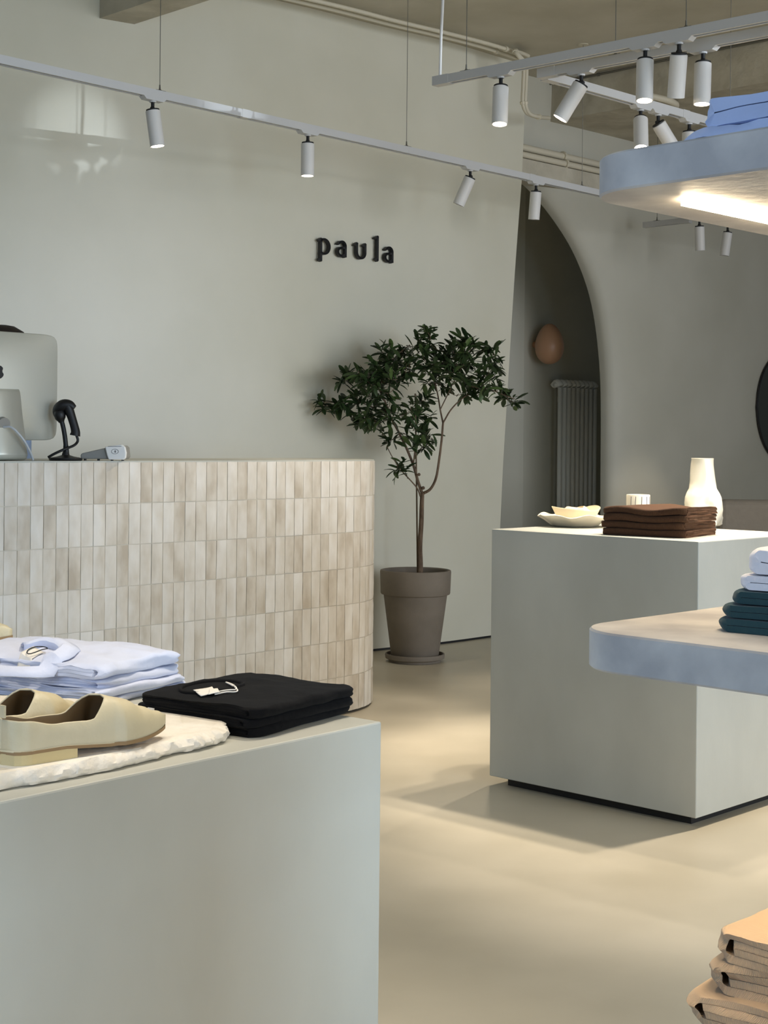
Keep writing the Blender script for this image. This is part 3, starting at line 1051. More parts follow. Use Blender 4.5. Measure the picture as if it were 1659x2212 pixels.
# -- pale blue shirts
sc_, sr_ = at_height(223, 1527, FZ), at_height(402, 1485, FZ)
du = (sr_ - sc_).normalized(); dl = Vector((-du.y, du.x, 0))
ws, ls = (sr_ - sc_).length, .36
cen = rect_center(sc_, du, dl, ws, ls); ang = math.atan2(du.y, du.x)
z = FZ; shirts = []
for k, lab in enumerate(('pale blue linen shirt at the bottom of the blue stack behind the shoes', 'pale blue linen shirt second from the bottom of the blue stack', 'pale blue linen shirt third up in the blue stack', 'pale blue linen shirt on top of the stack, collar and tag showing')):
    lay = 4; g = (.0030, .0031, .0038, .0050)[k]
    o = garment('folded_shirt', lab, 'shirt', 'folded pale blue shirts', 'shirtblue', (cen.x + (.0, .006, -.004, -.006)[k], cen.y + (.004, -.004, .002, .0)[k], z), ang + math.pi / 2 + (.02, -.03, .02, -.01)[k], ls, ws * (1, 1, .98, .97)[k], lay, g, 'book', 31 + k, wob=.009, zwave=.0040, droop=.10, bulge=.014 if k == 3 else .0, crumple=(.0012, .0014, .0022, .0055)[k])
    z += lay * g + .001; shirts.append(o)
top = shirts[-1]
nc = local_of(top, 62, 1412, z + .008)
rows_ = []
for k in range(29):
    a = R(20) + R(300) * k / 28
    ox, oy = math.cos(a), math.sin(a)
    row = []
    for rr, zz_ in ((.050, .001), (.051, .012), (.057, .016), (.068, .013), (.085, .003 + .0015 * math.sin(k * .9))):
        x_, y_ = nc.x + ox * rr * 1.05, nc.y + oy * rr
        row.append(Vector((x_, y_, top_z(top, x_, y_) + zz_)))
    rows_.append(row)
o = link_mesh('collar', MB().grid(rows_).mesh('collar'), M['shirtblue'], top, True)
md = o.modifiers.new('solid', 'SOLIDIFY'); md.thickness = .0022
sheet('neck_tag', top, [(nc.x - .02, nc.y - .02), (nc.x + .006, nc.y - .02), (nc.x + .006, nc.y + .03), (nc.x - .02, nc.y + .03)], .003, 'tag', curl=.006)
link_mesh('tag_string', MB().tube(drape(top, ring_pts(nc.x - .01, nc.y - .01, .012, .022, 0, 16), .009), .0009, 6).mesh('tag_string'), M['black'], top, True)

# -- brown rib knits on the right plinth
kc, kl, kr = at_height(1478, 1163, RZ), at_height(1326, 1154, RZ), at_height(1574, 1151.5, RZ)
du = (kr - kc).normalized(); dl = (kl - kc).normalized()
wk, lk = .27, .285
dl = Vector((-du.y, du.x, 0))
cen = rect_center(kc, du, dl, wk, lk); ang = math.atan2(du.y, du.x)
z = RZ
for k, lab in enumerate(('dark brown rib knit at the bottom of the stack on the right plinth', 'dark brown rib knit second from the bottom of its stack', 'dark brown rib knit third from the bottom of its stack', 'dark brown rib knit on top of the stack before the cup and vase')):
    lay, g = 4, .0054
    o = garment('folded_knit', lab, 'knitwear', 'folded brown knits', 'brown', (cen.x + (.0, -.002, .002, .003)[k], cen.y + (0, .003, -.002, .001)[k], z), ang + (.01, -.015, .02, 0)[k], wk, lk, lay, g, 'book', 51 + k * 3, wob=.003, zwave=.0008, droop=.02, waves=(.0012 * k, .0012 * (k + 1)))
    z += lay * g * .99

# -- clothes on the shelves
# sky-blue garments on top shelf: left tip px 1455, y 318
c_ = at_depth(1452, 316, 1.40)
b1 = UC + su * .13 + sv * .16
def shelf_pos(c, a, b, z): 
    p = c + su * a + sv * b
    return (p.x, p.y, z)
def corner_garment(corner, deg, w, l, z, **kw):
    u = Vector((math.cos(R(deg)), math.sin(R(deg)), 0)); v = Vector((-u.y, u.x, 0))
    c = rect_center(corner, u, v, w, l)
    return dict(loc=(c.x, c.y, z), rz=R(deg), w=w, l=l, **kw)
z = ZU
for k, (px, Yd, lab) in enumerate(((1457, 1.345, 'sky blue cotton garment lying lower on the top shelf'), (1500, 1.335, 'sky blue cotton garment lying uppermost on the top shelf'))):
    g = (.0105, .0115)[k]
    garment('folded_trousers', lab, 'trousers', 'folded sky blue clothes', 'skyblue', layers=2, g=g, style='half', seed=71 + k, wob=.006, zwave=.003, droop=.05, bulge=.012, crumple=.003,
            **corner_garment(at_depth(px, 300, Yd), (-50, -54)[k], .30, .26, z))
    z += 2 * g * .98
z = ZL
ang_t = -38
for k, (px, g, mt2, lab) in enumerate(((1534, .0062, 'teal', 'deep teal folded cotton at the bottom of the stack on the middle shelf'), (1544, .0062, 'teal', 'deep teal folded cotton in the middle of the three teal pieces'),
        (1562, .0060, 'teal', 'deep teal folded cotton uppermost of the teal pieces, under the white'), (1581, .0068, 'shirtwhite', 'white folded cotton shirt lying directly on the teal pieces'), (1592, .0105, 'shirtwhite', 'white folded cotton shirt on top of the stack on the middle shelf'))):
    teal_ = mt2 == 'teal'
    garment('folded_shorts' if teal_ else 'folded_shirt', lab, 'shorts' if teal_ else 'shirt', 'folded clothes on the middle shelf', mt2, layers=2, g=g, style='half', seed=81 + k, wob=.003, zwave=.0012 if k < 4 else .002, droop=.03, bulge=0 if k < 4 else .022, crumple=.0 if k < 4 else .002,
            **corner_garment(at_height(px, 1362, ZL), ang_t + (0, 1, -1, 2, 0)[k], .26, .24, z))
    z += 2 * g * .99
z = Z3
for k, (px, g, lab) in enumerate(((1480, .0076, 'beige twill trousers at the bottom of the stack on the lowest shelf'), (1526, .0084, 'beige twill trousers in the middle of the stack on the lowest shelf'), (1541, .0078, 'beige twill trousers on top of the stack on the lowest shelf'))):
    garment('folded_trousers', lab, 'trousers', 'folded beige trousers', 'beigetwill', layers=4, g=g, style='book', seed=91 + k, wob=.005, zwave=.002, droop=.06, bulge=.003 if k < 2 else .012, crumple=.0016,
            **corner_garment(at_height(px, 2204, Z3), -38 + (0, 2, -4)[k], .28, .26, z))
    z += 4 * g * .97

# ================================================================== STONE SLAB AND SHOES
slab_px = [(-240, 1758), (0, 1710), (90, 1696), (200, 1675), (290, 1655), (370, 1634), (420, 1624), (455, 1616), (480, 1606), (491, 1596), (486, 1584), (450, 1575), (400, 1568), (350, 1556), (280, 1545), (200, 1538), (60, 1530), (-120, 1530), (-330, 1560)]
SZ = .021
pl = [at_height(x, y, FZ) for x, y in slab_px]
pl = spline(pl + [pl[0]], 14)[:-1]
cenp = sum(pl, Vector()) / len(pl)
rs_ = MB()
n = len(pl)
prof = [(-.012, 0.0), (-.003, .002), (.001, .006), (.002, .010), (-.001, .014), (-.005, .018), (-.011, SZ)]
vs, fs = [], []
for (inn, z_) in prof:
    for i, p in enumerate(pl):
        d = (p - cenp).normalized()
        j = mnoise.noise(Vector((p.x * 45, p.y * 45, z_ * 90))) * .006 + mnoise.noise(Vector((p.x * 120, p.y * 120, z_ * 300))) * .004
        vs.append(p + d * (inn + (j if z_ > .001 else 0)) + Vector((0, 0, z_ + (j * .3 if 0.002 < z_ < SZ - .001 else 0))))
for r_ in range(len(prof) - 1):
    for i in range(n):
        k = (i + 1) % n
        fs.append((r_ * n + i, r_ * n + k, (r_ + 1) * n + k, (r_ + 1) * n + i))
fs.append(tuple(range(n))[::-1]); fs.append(tuple(range((len(prof) - 1) * n, len(prof) * n)))
o = rs_.add(vs, fs).build('stone_slab', M['marble'], smooth=True, origin=Vector((cenp.x, cenp.y, FZ)))
tag(o, 'rough-edged pale stone slab under the shoes on the front plinth', 'slab')

def shoe(label, loc, rz, L=.275, mirror=1):
    t = thing('ballet_flat', loc, label, 'shoe', 'cream leather ballet flats', rz)
    ns = 40
    def hw(u):
        if u < .12: return .031 * math.sqrt(max(0, 1 - ((.12 - u) / .12) ** 2)) + .0004
        if u < .62: return .031 + .010 * math.sin((u - .12) / .5 * math.pi / 2)
        k = (u - .62) / .38
        return .041 * (1 - k ** 1.7) ** .95 + .0045 * (1 - k ** 8) + .0004
    def Hh(u):
        pts = [(0, .060), (.08, .057), (.25, .044), (.42, .046), (.58, .060), (.7, .052), (.82, .036), (.93, .023), (1, .013)]
        for (a, ha), (b, hb_) in zip(pts, pts[1:]):
            if u <= b:
                k = (u - a) / (b - a); k = k * k * (3 - 2 * k); return ha + (hb_ - ha) * k
        return .012
    def cen_y(u): return mirror * .008 * math.sin(u * math.pi) 
    def sole_z(u):
        return .018 - .006 * max(0, min(1, (u - .30) / .25)) + .007 * max(0, (u - .72) / .28) ** 1.6
    def gap(u):
        if u >= .60: return 0.0
        return hw(u) * min(.86, 1.05 * (1 - (u / .60) ** 5) ** .55)
    rowsL = []
    nth = 12
    for i in range(ns + 1):
        u = i / ns; u = u ** 1.0
        x = u * L; h = hw(u); H = Hh(u); zs_ = sole_z(u); g_ = gap(u)
        ex = .62
        row = []
        for side in (1, -1):
            thm = math.acos(min(1, max(0, (g_ / h) ** (1 / ex)))) if h > 1e-5 else math.pi / 2
            thm = max(thm, .5)
            rr = []
            for k in range(nth + 1):
                th = thm * k / nth
                y = side * h * (max(0, math.cos(th)) ** ex)
                z_ = zs_ + H * (math.sin(th) ** .85) * (1.0)
                rr.append(Vector((x, y + cen_y(u), z_)))
            row.append(rr)
        full = row[0][::-1] + row[1]
        rowsL.append(full)
    b = MB(); b.grid(rowsL)
    me = b.mesh('upper')
    o = link_mesh('upper', me, M['leather'], t, True)
    me.materials.append(M['lining'])
    md = o.modifiers.new('solid', 'SOLIDIFY'); md.thickness = .0022; md.offset = -1; md.material_offset = 1; md.material_offset_rim = 0
    # insole
    b = MB(); ins = []
    for i in range(ns + 1):
        u = i / ns; h = hw(u) * .97
        ins.append([Vector((u * L, cen_y(u) + h * s_, sole_z(u) + .003)) for s_ in (-1, -.5, 0, .5, 1)])
    b.grid(ins); link_mesh('insole', b.mesh('insole'), M['lining'], t, True)
    # outsole
    b = MB(); vs = []; fs = []
    ol = []
    for i in range(ns + 1):
        u = i / ns; ol.append((u, 1))
    rng = [(u, s_) for s_, seq in ((1, range(ns + 1)), (-1, range(ns - 1, 0, -1))) for u in [q / ns for q in seq]]
    for dz in (-.0045, .0005):
        for (u, s_) in rng:
            vs.append(Vector((u * L * 1.004 - .0005, cen_y(u) + s_ * (hw(u) + .0012), sole_z(u) + dz)))
    n_ = len(rng)
    fs = [(i, (i + 1) % n_, n_ + (i + 1) % n_, n_ + i) for i in range(n_)]
    for i in range(1, ns):
        j = n_ - i
        i2, j2 = i + 1, n_ - i - 1
        if i2 < ns:
            fs.append((i, i2, j2, j))
    fs.append((0, 1, n_ - 1)); fs.append((ns - 1, ns, ns + 1))
    b.add(vs, fs); link_mesh('outsole', b.mesh('outsole'), M['sole'], t, True)
    # low heel block
    b = MB(); hp = []
    hs = [q / 14 * .36 for q in range(15)]
    outl = [(u, 1) for u in hs] + [(u, -1) for u in hs[::-1]]
    pts = [(u * L, cen_y(u) + s_ * (hw(u) + .0008)) for u, s_ in outl]
    b.prism(pts, 0.0, .0142); link_mesh('heel', b.mesh('heel'), M['heel'], t)
    # heel tab and rim binding
    rim = [r_[nth] for r_ in rowsL if True][: int(ns * .6)]
    rim2 = [r_[nth + 1] for r_ in rowsL][: int(ns * .6)]
    pr = rim[::-1] + rim2
    link_mesh('binding', MB().tube(pr, .0014, 6).mesh('binding'), M['leather'], t, True)
    link_mesh('heel_tab', MB().box((.0015, 0, .068), (.003, .012, .016)).mesh('heel_tab'), M['leather'], t)
    return t
toe = at_height(357, 1585, FZ + SZ + .004); hel = at_height(2, 1652, FZ + SZ)
sd = (toe - hel); sd.z = 0; Ls = sd.length; sd.normalize(); rz_s = math.atan2(sd.y, sd.x)
shoe('cream leather pointed flat in front on the stone slab', (hel.x, hel.y, FZ + SZ), rz_s, Ls, 1)
side = Vector((-sd.y, sd.x, 0))
h2 = hel + side * .106 - sd * .045
shoe('cream leather flat behind the front shoe on the stone slab', (h2.x, h2.y, FZ + SZ), rz_s + .05, Ls, -1)
h3 = at_height(-190, 1440, FZ)
t3 = at_height(26, 1432, FZ)
d3 = Vector((1, -.1, 0)).normalized()
h3 = t3 - d3 * .262
# block carrying the far shoe
bb = MB().box((h3.x + .13, h3.y, FZ + .0175), (.36, .16, .035)).build('stone_block', M['marble'], origin=(h3.x + .13, h3.y, FZ))
bevel_mod(tag(bb, 'small stone block under the far shoe behind the blue shirts', 'slab'), .004)
shoe('cream leather flat at the left edge behind the blue shirts', (h3.x, h3.y, FZ + .035), math.atan2(d3.y, d3.x), .262, 1)

# ================================================================== CERAMICS
pc = at_height(1242, 1137, RZ)
def plate_fn(r, z, a, i):
    k = max(0, (r - .06) / .07)
    return r * (1 + .03 * k * math.sin(7 * a + .5) + .02 * k * math.sin(4 * a)), z + .003 * k * math.sin(8 * a) + .003 * k * math.cos(5 * a)
o = MB().lathe([(0, 0.0005), (.07, .0005), (.085, .006), (.11, .026), (.130, .038), (.1315, .0395), (.129, .041), (.108, .030), (.082, .011), (.06, .008), (0, .008)], 72, plate_fn, c=pc).build('scalloped_plate', M['ceramic'], smooth=True, origin=pc)
tag(o, 'white ceramic plate with a wavy rim on the right plinth', 'plate')
def shell_fn(r, z, a, i):
    k = r / .078
    return r * (1 + .10 * math.sin(2 * a + z * 40) + .03 * math.sin(3 * a)), z + .007 * k * math.sin(2 * a + 1.0) + .003 * k * math.sin(3 * a)
sc2 = pc + Vector((.004, .0, .0125))
prof = [(0, .0), (.045, .0), (.062, .010), (.070, .030), (.078, .050), (.0765, .052), (.066, .036), (.054, .030), (.040, .044), (.030, .055), (.024, .056), (.018, .030), (.0, .026)]
o = MB().lathe(prof, 72, shell_fn, c=sc2).build('ceramic_bowl', M['bisque'], smooth=True, origin=sc2)
tag(o, 'cream petal-shaped ceramic bowl lying in the white plate', 'bowl')
cp = at_height(1378, 1139, RZ)
ct = thing('ceramic_cup', cp, 'small white ceramic cup with thin dark lines behind the brown knits', 'cup'); ct['_o'] = tuple(cp)
CHh, CR = .115, .0415
MB().lathe([(0, .0003), (CR - .004, .0003), (CR - .001, .004), (CR, .01), (CR, CHh - .002), (CR - .0015, CHh), (CR - .004, CHh - .001), (CR - .0045, .012), (0, .010)], 40, c=cp).build('body', M['ceramic'], ct, True)
for k, a in enumerate((-2.35, -1.95, -1.45, -.95, -.5, .2, 1.0, 1.8, 2.6)):
    w_ = .0011
    pts = [cp + Vector(((CR + .0002) * math.cos(a + .03 * math.sin(j + k)), (CR + .0002) * math.sin(a + .03 * math.sin(j + k)), .006 + j * (CHh - .012) / 6)) for j in range(7)]
    MB().tube(pts, w_, 6).build('painted_line', M['ink'], ct)
vp = at_height(1516, 1136, RZ)
def vase_fn(r, z, a, i):
    k = z / .243
    tw = a + 2.2 * k
    f = 1 + .19 * math.sin(3 * tw + 1.2 * math.sin(k * 7)) * math.sin(min(1, k * 1.3 + .25) * math.pi * .95) + .07 * math.sin(5 * a - 6 * k) * (1 - k) * .9
    fac = 1 + .02 * abs(math.sin(4 * tw))
    return r * f * fac, z
prof = [(0, .0003), (.060, .0003), (.067, .006), (.066, .03), (.062, .06), (.060, .085), (.059, .105), (.055, .12), (.048, .135), (.045, .16), (.043, .19), (.040, .22), (.0385, .238), (.0395, .243), (.0375, .2435), (.035, .238), (.036, .2), (.04, .12), (0, .1)]
o = MB().lathe(prof, 64, vase_fn, c=vp).build('ceramic_vase', M['ceramic'], smooth=True, origin=vp)
tag(o, 'tall white crumpled ceramic vase behind the brown knits', 'vase')

# ================================================================== POTTED TREE
pp = at_height(896, 1428, 0.0)
PY = pp.y
SPX = F_PX / PY
tree = thing('potted_tree', Vector((pp.x, pp.y, 0)), 'small evergreen tree in a grey-brown clay pot beside the counter', 'plant')
to = Vector((pp.x, pp.y, 0)); tree['_o'] = tuple(to)
MB().lathe([(0, .001), (.138, .001), (.140, .012), (.146, .014), (.156, .018), (.158, .034), (.156, .042), (.149, .042), (.147, .026), (0, .022)], 56, c=to).build('saucer', M['pot'], tree, True)
pz = .026
MB().lathe([(0, pz), (.122, pz), (.126, pz + .006), (.168, pz + .325), (.172, pz + .328), (.181, pz + .330), (.184, pz + .336), (.188, pz + .447), (.186, pz + .455), (.180, pz + .457), (.170, pz + .452), (.166, pz + .40), (0, pz + .40)], 64, c=to).build('pot', M['pot'], tree, True)
MB().lathe([(0, pz + .427), (.08, pz + .424), (.167, pz + .418), (.166, pz + .402), (0, pz + .402)], 40, lambda r, z, a, i: (r, z + .004 * math.sin(7 * a) * math.sin(r * 90)), c=to).build('soil', M['soil'], tree, True)
def tp(px, py, dy=0.0): return at_depth(px, py, PY + dy)
trunk_pts = [tp(908, 1252), tp(908, 1215, .01), tp(907, 1180), tp(910, 1130, -.01), tp(911, 1095), tp(912, 1066)]
bark = []
def branch(pts, r0, r1, name='branch', seg=8):
    sp = spline(pts, 5); n = len(sp)
    rr = [r0 + (r1 - r0) * i / (n - 1) for i in range(n)]
    bark.append((name, sp, rr, seg)); return sp
nodes = []
trunk = branch(trunk_pts, .015, .0115, 'trunk', 10)
left = branch([tp(912, 1066), tp(903, 1040, .02), tp(893, 1005, .03), tp(878, 968, .04), tp(862, 935, .04), tp(846, 905, .05), tp(832, 868, .06), tp(818, 840, .05)], .0085, .0042)
right = branch([tp(914, 1066), tp(930, 1056, -.02), tp(942, 1032, -.03), tp(949, 990, -.04), tp(954, 950, -.04), tp(957, 914, -.03)], .0080, .0058)
r1_ = branch([tp(957, 914, -.03), tp(951, 885, -.01), tp(946, 855, .02), tp(938, 820, .04), tp(930, 790, .05)], .0048, .0026)
r2_ = branch([tp(957, 914, -.03), tp(972, 888, -.05), tp(990, 868, -.06), tp(1012, 852, -.07), tp(1045, 838, -.07), tp(1085, 852, -.08), tp(1112, 862, -.08)], .0046, .0022)
r3_ = branch([tp(951, 885, -.01), tp(968, 850, .0), tp(985, 815, .02), tp(1005, 780, .03)], .0032, .002)
lowl = branch([tp(908, 1072), tp(902, 1056, -.03), tp(889, 1040, -.05), tp(866, 1015, -.07), tp(848, 988, -.08), tp(836, 965, -.08)], .0042, .0022)
mid_ = branch([tp(893, 1005, .03), tp(897, 960, -.04), tp(898, 915, -.06), tp(897, 880, -.07)], .004, .0026)
l2_ = branch([tp(846, 905, .05), tp(828, 895, .0), tp(805, 880, -.04), tp(780, 870, -.05)], .0035, .002)
l3_ = branch([tp(832, 868, .06), tp(808, 845, .1), tp(775, 850, .09), tp(735, 868, .06), tp(700, 868, .02)], .0032, .0016)
l4_ = branch([tp(818, 840, .05), tp(835, 800, .05), tp(855, 770, .03), tp(885, 745, 0)], .0032, .002)
for sp in (left[12:], r1_, r2_, r3_, lowl[8:], mid_[4:], l2_, l3_, l4_):
    for p in sp: nodes.append(p)
CL = [(870,55),(830,130),(930,110),(900,170),(620,185),(700,210),(560,235),(500,310),(600,280),(300,390),(380,370),(270,440),(340,430),(460,380),(400,440),(350,520),(520,420),(580,400),(650,380),(720,400),(560,480),(620,460),(480,480),(450,550),(540,560),(600,540),(690,300),(780,280),(850,260),(800,350),(880,330),(960,240),(1000,300),(1060,260),(1140,130),(1190,150),(1230,180),(1160,220),(1090,200),(1020,380),(950,400),(1080,360),(1140,330),(1220,290),(1300,220),(1370,200),(1380,260),(1400,320),(1330,330),(1260,350),(1200,420),(1130,430),(1050,470),(980,470),(900,450),(1290,420),(1350,400),(1230,500),(1180,540),(1280,550),(1330,500),(1400,480),(1440,520),(1460,570),(1540,580),(100,590),(140,620),(210,640),(270,610),(330,590),(370,690),(360,740),(420,680),(480,690),(440,740),(530,780),(560,650),(500,640),(640,680),(600,720),(790,620),(850,590),(900,570),(720,700),(790,700),(850,680),(900,720),(860,790),(820,800),(910,840),(870,850),(720,850),(600,870),(700,1050),(680,1080),(800,920),(890,915),
      (660,440),(740,320),(830,200),(920,290),(1010,230),(1100,290),(940,340),(1180,280),(1060,330),(640,330),(540,340),(430,430),(760,380)]
rl = random.Random(21)
def cl_depth(x, y):
    return rl.uniform(-.24, .12) * (1 if 350 < x < 1350 else .5)
clusters = [tp(660 + x / 3.386, 690 + y / 3.386, cl_depth(x, y)) for x, y in CL]
base_ = tp(912, 1066)
clusters.sort(key=lambda p: (p - base_).length)
def nearest(p):
    best, bd_ = None, 9
    for q in nodes:
        d = (q - p).length + (.15 if q.z > p.z + .02 else 0)
        if d < bd_: best, bd_ = q, d
    return best
tips = []
for c in clusters:
    q = nearest(c)
    v = c - q
    midp = q.lerp(c, .5) + Vector((rl.uniform(-.02, .02), rl.uniform(-.02, .02), -.012 - .06 * v.length * rl.random()))
    sp = spline([q, midp, c], 4)
    n = len(sp)
    bark.append(('twig', sp, [.0021 + (.0011 - .0021) * i / (n - 1) for i in range(n)], 5))
    for p in sp[2:]: nodes.append(p)
    tips.append((c, (c - midp).normalized()))
tw = MB()
tk = MB(); tk.tube(trunk, bark[0][2], 10)
tro = tk.build('trunk', M['bark'], tree, True)
tro['_o'] = tuple(to)
for nm, sp, rr, seg in bark[1:]:
    if nm == 'branch':
        MB().tube(sp, rr, seg).build('branch', M['bark'], tree, True)
    else:
        tw.tube(sp, rr, seg, cap=False)
o = tw.build('twigs', M['bark'], tree, True); o['kind'] = 'stuff'
kn = MB()
for px, py, r_ in ((914, 1054, .010), (911, 1070, .012), (905, 1025, .009), (844, 902, .007)):
    c = tp(px, py)
    kn.lathe([(0, -r_), (r_ * .8, -r_ * .6), (r_, 0), (r_ * .8, r_ * .6), (0, r_)], 8, c=c)
kn.build('knot', M['bark'], tree, True)
MB().tube([tp(902, 1250, .02), tp(900, 1060, .03), tp(897, 850, .02)], .0042, 8).build('stake', M['stake'], tree, True)
# leaves: narrow, pointed, slightly folded
def leaf_mesh(k):
    L, Wd = .070, .0115
    b = MB(); rows_ = []
    bend = (.10, .2, .32, .02)[k]
    for i in range(6):
        u = i / 5
        w_ = Wd * math.sin(math.pi * (.04 + .88 * u ** 1.25)) ** .8
        z_ = -bend * L * u * u
        rows_.append([Vector((u * L, -w_, z_ + w_ * .35)), Vector((u * L, 0, z_)), Vector((u * L, w_, z_ + w_ * .35))])
    b.grid(rows_)
    me = b.mesh('leaf'); me.materials.append(M['leaf'])
    for p in me.polygons: p.use_smooth = True
    return me
leaves = [leaf_mesh(k) for k in range(4)]
LV = []
for c, d in tips:
    nl = rl.randint(12, 16)
    for k in range(nl):
        a = 2 * math.pi * k / nl + rl.uniform(-.4, .4)
        el = rl.uniform(-1.0, 1.0)
        dirv = Vector((math.cos(a) * math.cos(el), math.sin(a) * math.cos(el), math.sin(el)))
        dirv = (dirv + d * .45 + Vector((0, 0, -.06))).normalized()
        start = c - d * rl.uniform(0, .05) + Vector((rl.uniform(-.016, .016), rl.uniform(-.016, .016), rl.uniform(-.014, .014)))
        x = dirv
        y = Vector((0, 0, 1)).cross(x)
        if y.length < .1: y = Vector((1, 0, 0))
        y.normalize(); zz = x.cross(y)
        rm = Matrix((x, y, zz)).transposed()
        rm = rm @ Matrix.Rotation(rl.uniform(-.7, .7), 3, 'X')
        sc = rl.uniform(.75, 1.2)
        LV.append((start, rm, sc, rl.randrange(4)))
LV.sort(key=lambda q: -q[2])
stuff = MB()
for i, (p, rm, sc, k) in enumerate(LV):
    M4 = Matrix.Translation(p - to) @ (rm * sc).to_4x4()
    if i < 300:
        o = bpy.data.objects.new('leaf', leaves[k]); COL.objects.link(o); o.parent = tree; o.matrix_local = M4
    else:
        stuff.add([M4 @ v.co for v in leaves[k].vertices], [tuple(q.vertices) for q in leaves[k].polygons])
o = link_mesh('foliage', stuff.mesh('foliage'), M['leaf'], tree, True); o['kind'] = 'stuff'

# ================================================================== WALL LETTERING
_, wp = plan_at_ray(763, 540)
s_c, _ = plan_at_ray(763, 540)
wd = (plan_pt(s_c + .5) - plan_pt(s_c - .5)).normalized()
wn = Vector((wd.y, -wd.x, 0))
def wall_uv(px, py):
    p = on_plane(px, py, wp, wn)
    return ((p - wp).dot(wd), p.z)
u0, zb = wall_uv(681, 549)
u1, _ = wall_uv(847, 557)
xh = (wall_uv(742, 517)[1] - wall_uv(742, 550)[1])
sgn = thing('wall_sign', Vector((wp.x, wp.y, zb)), 'black raised letters reading paula on the pale wall', 'sign')
sang = math.atan2(wd.y, wd.x)
sgn.rotation_euler = (0, 0, sang)
# strokes in units of the x height; (list of polylines, radius)
def arcp(cx, cy, rx, ry, a0, a1, n=14):
    return [(cx + rx * math.cos(R(a0 + (a1 - a0) * k / n)), cy + ry * math.sin(R(a0 + (a1 - a0) * k / n))) for k in range(n + 1)]
SW = .125
def glyph(ch):
    if ch == 'p':
        return [[(0, -.42), (0, .98)], [(-.14, .86), (0, .97)], [(-.12, -.36), (0, -.42)], [(0, .82)] + arcp(.22, .5, .42, .47, 115, -115, 20) + [(0, .12)]]
    if ch == 'a':
        return [[(.02, .80)] + arcp(.30, .66, .27, .30, 140, 0, 14) + [(.57, .0)], [(.57, .06), (.5, .0)], [(.55, .56)] + arcp(.29, .29, .30, .27, 80, 280, 18) + [(.52, .12)]]
    if ch == 'u':
        return [[(-.12, .86), (0, .97)], [(0, .97), (0, .42)] + arcp(.33, .40, .33, .38, 180, 360, 16) + [(.66, .97)], [(.54, .86), (.66, .97)]]
    if ch == 'l':
        return [[(-.16, 1.48), (0, 1.58)], [(0, 1.58), (0, .02)], [(-.12, .08), (0, .0)]]
def letter(ch, x_off, scale):
    b = MB()
    for pl_ in glyph(ch):
        n = len(pl_)
        pts = [Vector((p[0], p[1])) for p in pl_]
        L_, R_ = [], []
        for i in range(n):
            a = pts[max(0, i - 1)]; c = pts[min(n - 1, i + 1)]
            d = (c - a).normalized(); nn = Vector((-d.y, d.x))
            e = d * (SW * .35) if i == n - 1 else (-d * (SW * .35) if i == 0 else Vector((0, 0)))
            L_.append(pts[i] + nn * SW * .56 + e); R_.append(pts[i] - nn * SW * .56 + e)
        for i in range(n - 1):
            q = [L_[i], L_[i + 1], R_[i + 1], R_[i]]
            y0, y1 = -.034, -.012
            vs = [(v.x * scale * 1.1, y0, v.y * scale) for v in q] + [(v.x * scale * 1.1, y1, v.y * scale) for v in q]
            b.add(vs, [(0, 1, 2, 3), (7, 6, 5, 4), (0, 4, 5, 1), (2, 6, 7, 3), (1, 5, 6, 2), (0, 3, 7, 4)])
        for i in range(n):
            r_ = SW * .56
            c = pts[i]
            seg = 10
            vs = [((c.x + r_ * math.cos(2 * math.pi * k / seg)) * scale * 1.1, yy, (c.y + r_ * math.sin(2 * math.pi * k / seg)) * scale) for yy in (-.034, -.012) for k in range(seg)]
            if 0 < i < n - 1:
                b.add(vs, [tuple(range(seg)), tuple(range(seg, 2 * seg))] + [(k, (k + 1) % seg, seg + (k + 1) % seg, seg + k) for k in range(seg)])
    # two stand-off pins to the wall
    for px_, pz_ in (glyph(ch)[0][0], glyph(ch)[0][-1]):
        b.tube([(px_ * scale * 1.1, -.014, pz_ * scale), (px_ * scale * 1.1, .012, pz_ * scale)], .003, 6)
    o = link_mesh('letter', b.mesh('letter'), M['black'], sgn)
    o.location = (x_off, 0, 0)
    return o
for ch, px in (('p', 685.5), ('a', 722.5), ('u', 763), ('l', 807.5), ('a', 824.5)):
    uu, _ = wall_uv(px, 550)
    letter(ch, uu, xh)

# ================================================================== COMPUTER, SCANNER, TERMINAL, PERSON
CT = CH + .004
def on_counter(px, inset):
    """point on the counter top seen at column px, this far behind the front edge"""
    best = None
    for i in range(400):
        s = -1.0 + 2.6 * i / 400
        t = ctan(s); n = Vector((-t.y, t.x)); p = cc(s) + n * inset
        k = (px - CX) / F_PX
        e = abs(p.x / p.y - k)
        if best is None or e < best[0]: best = (e, p.copy(), t)
    return Vector((best[1].x, best[1].y, CT)), best[2]
mo, mtan = on_counter(-20, .16)
mt_ang = math.atan2(-mo.y, -mo.x)        # direction back to the camera
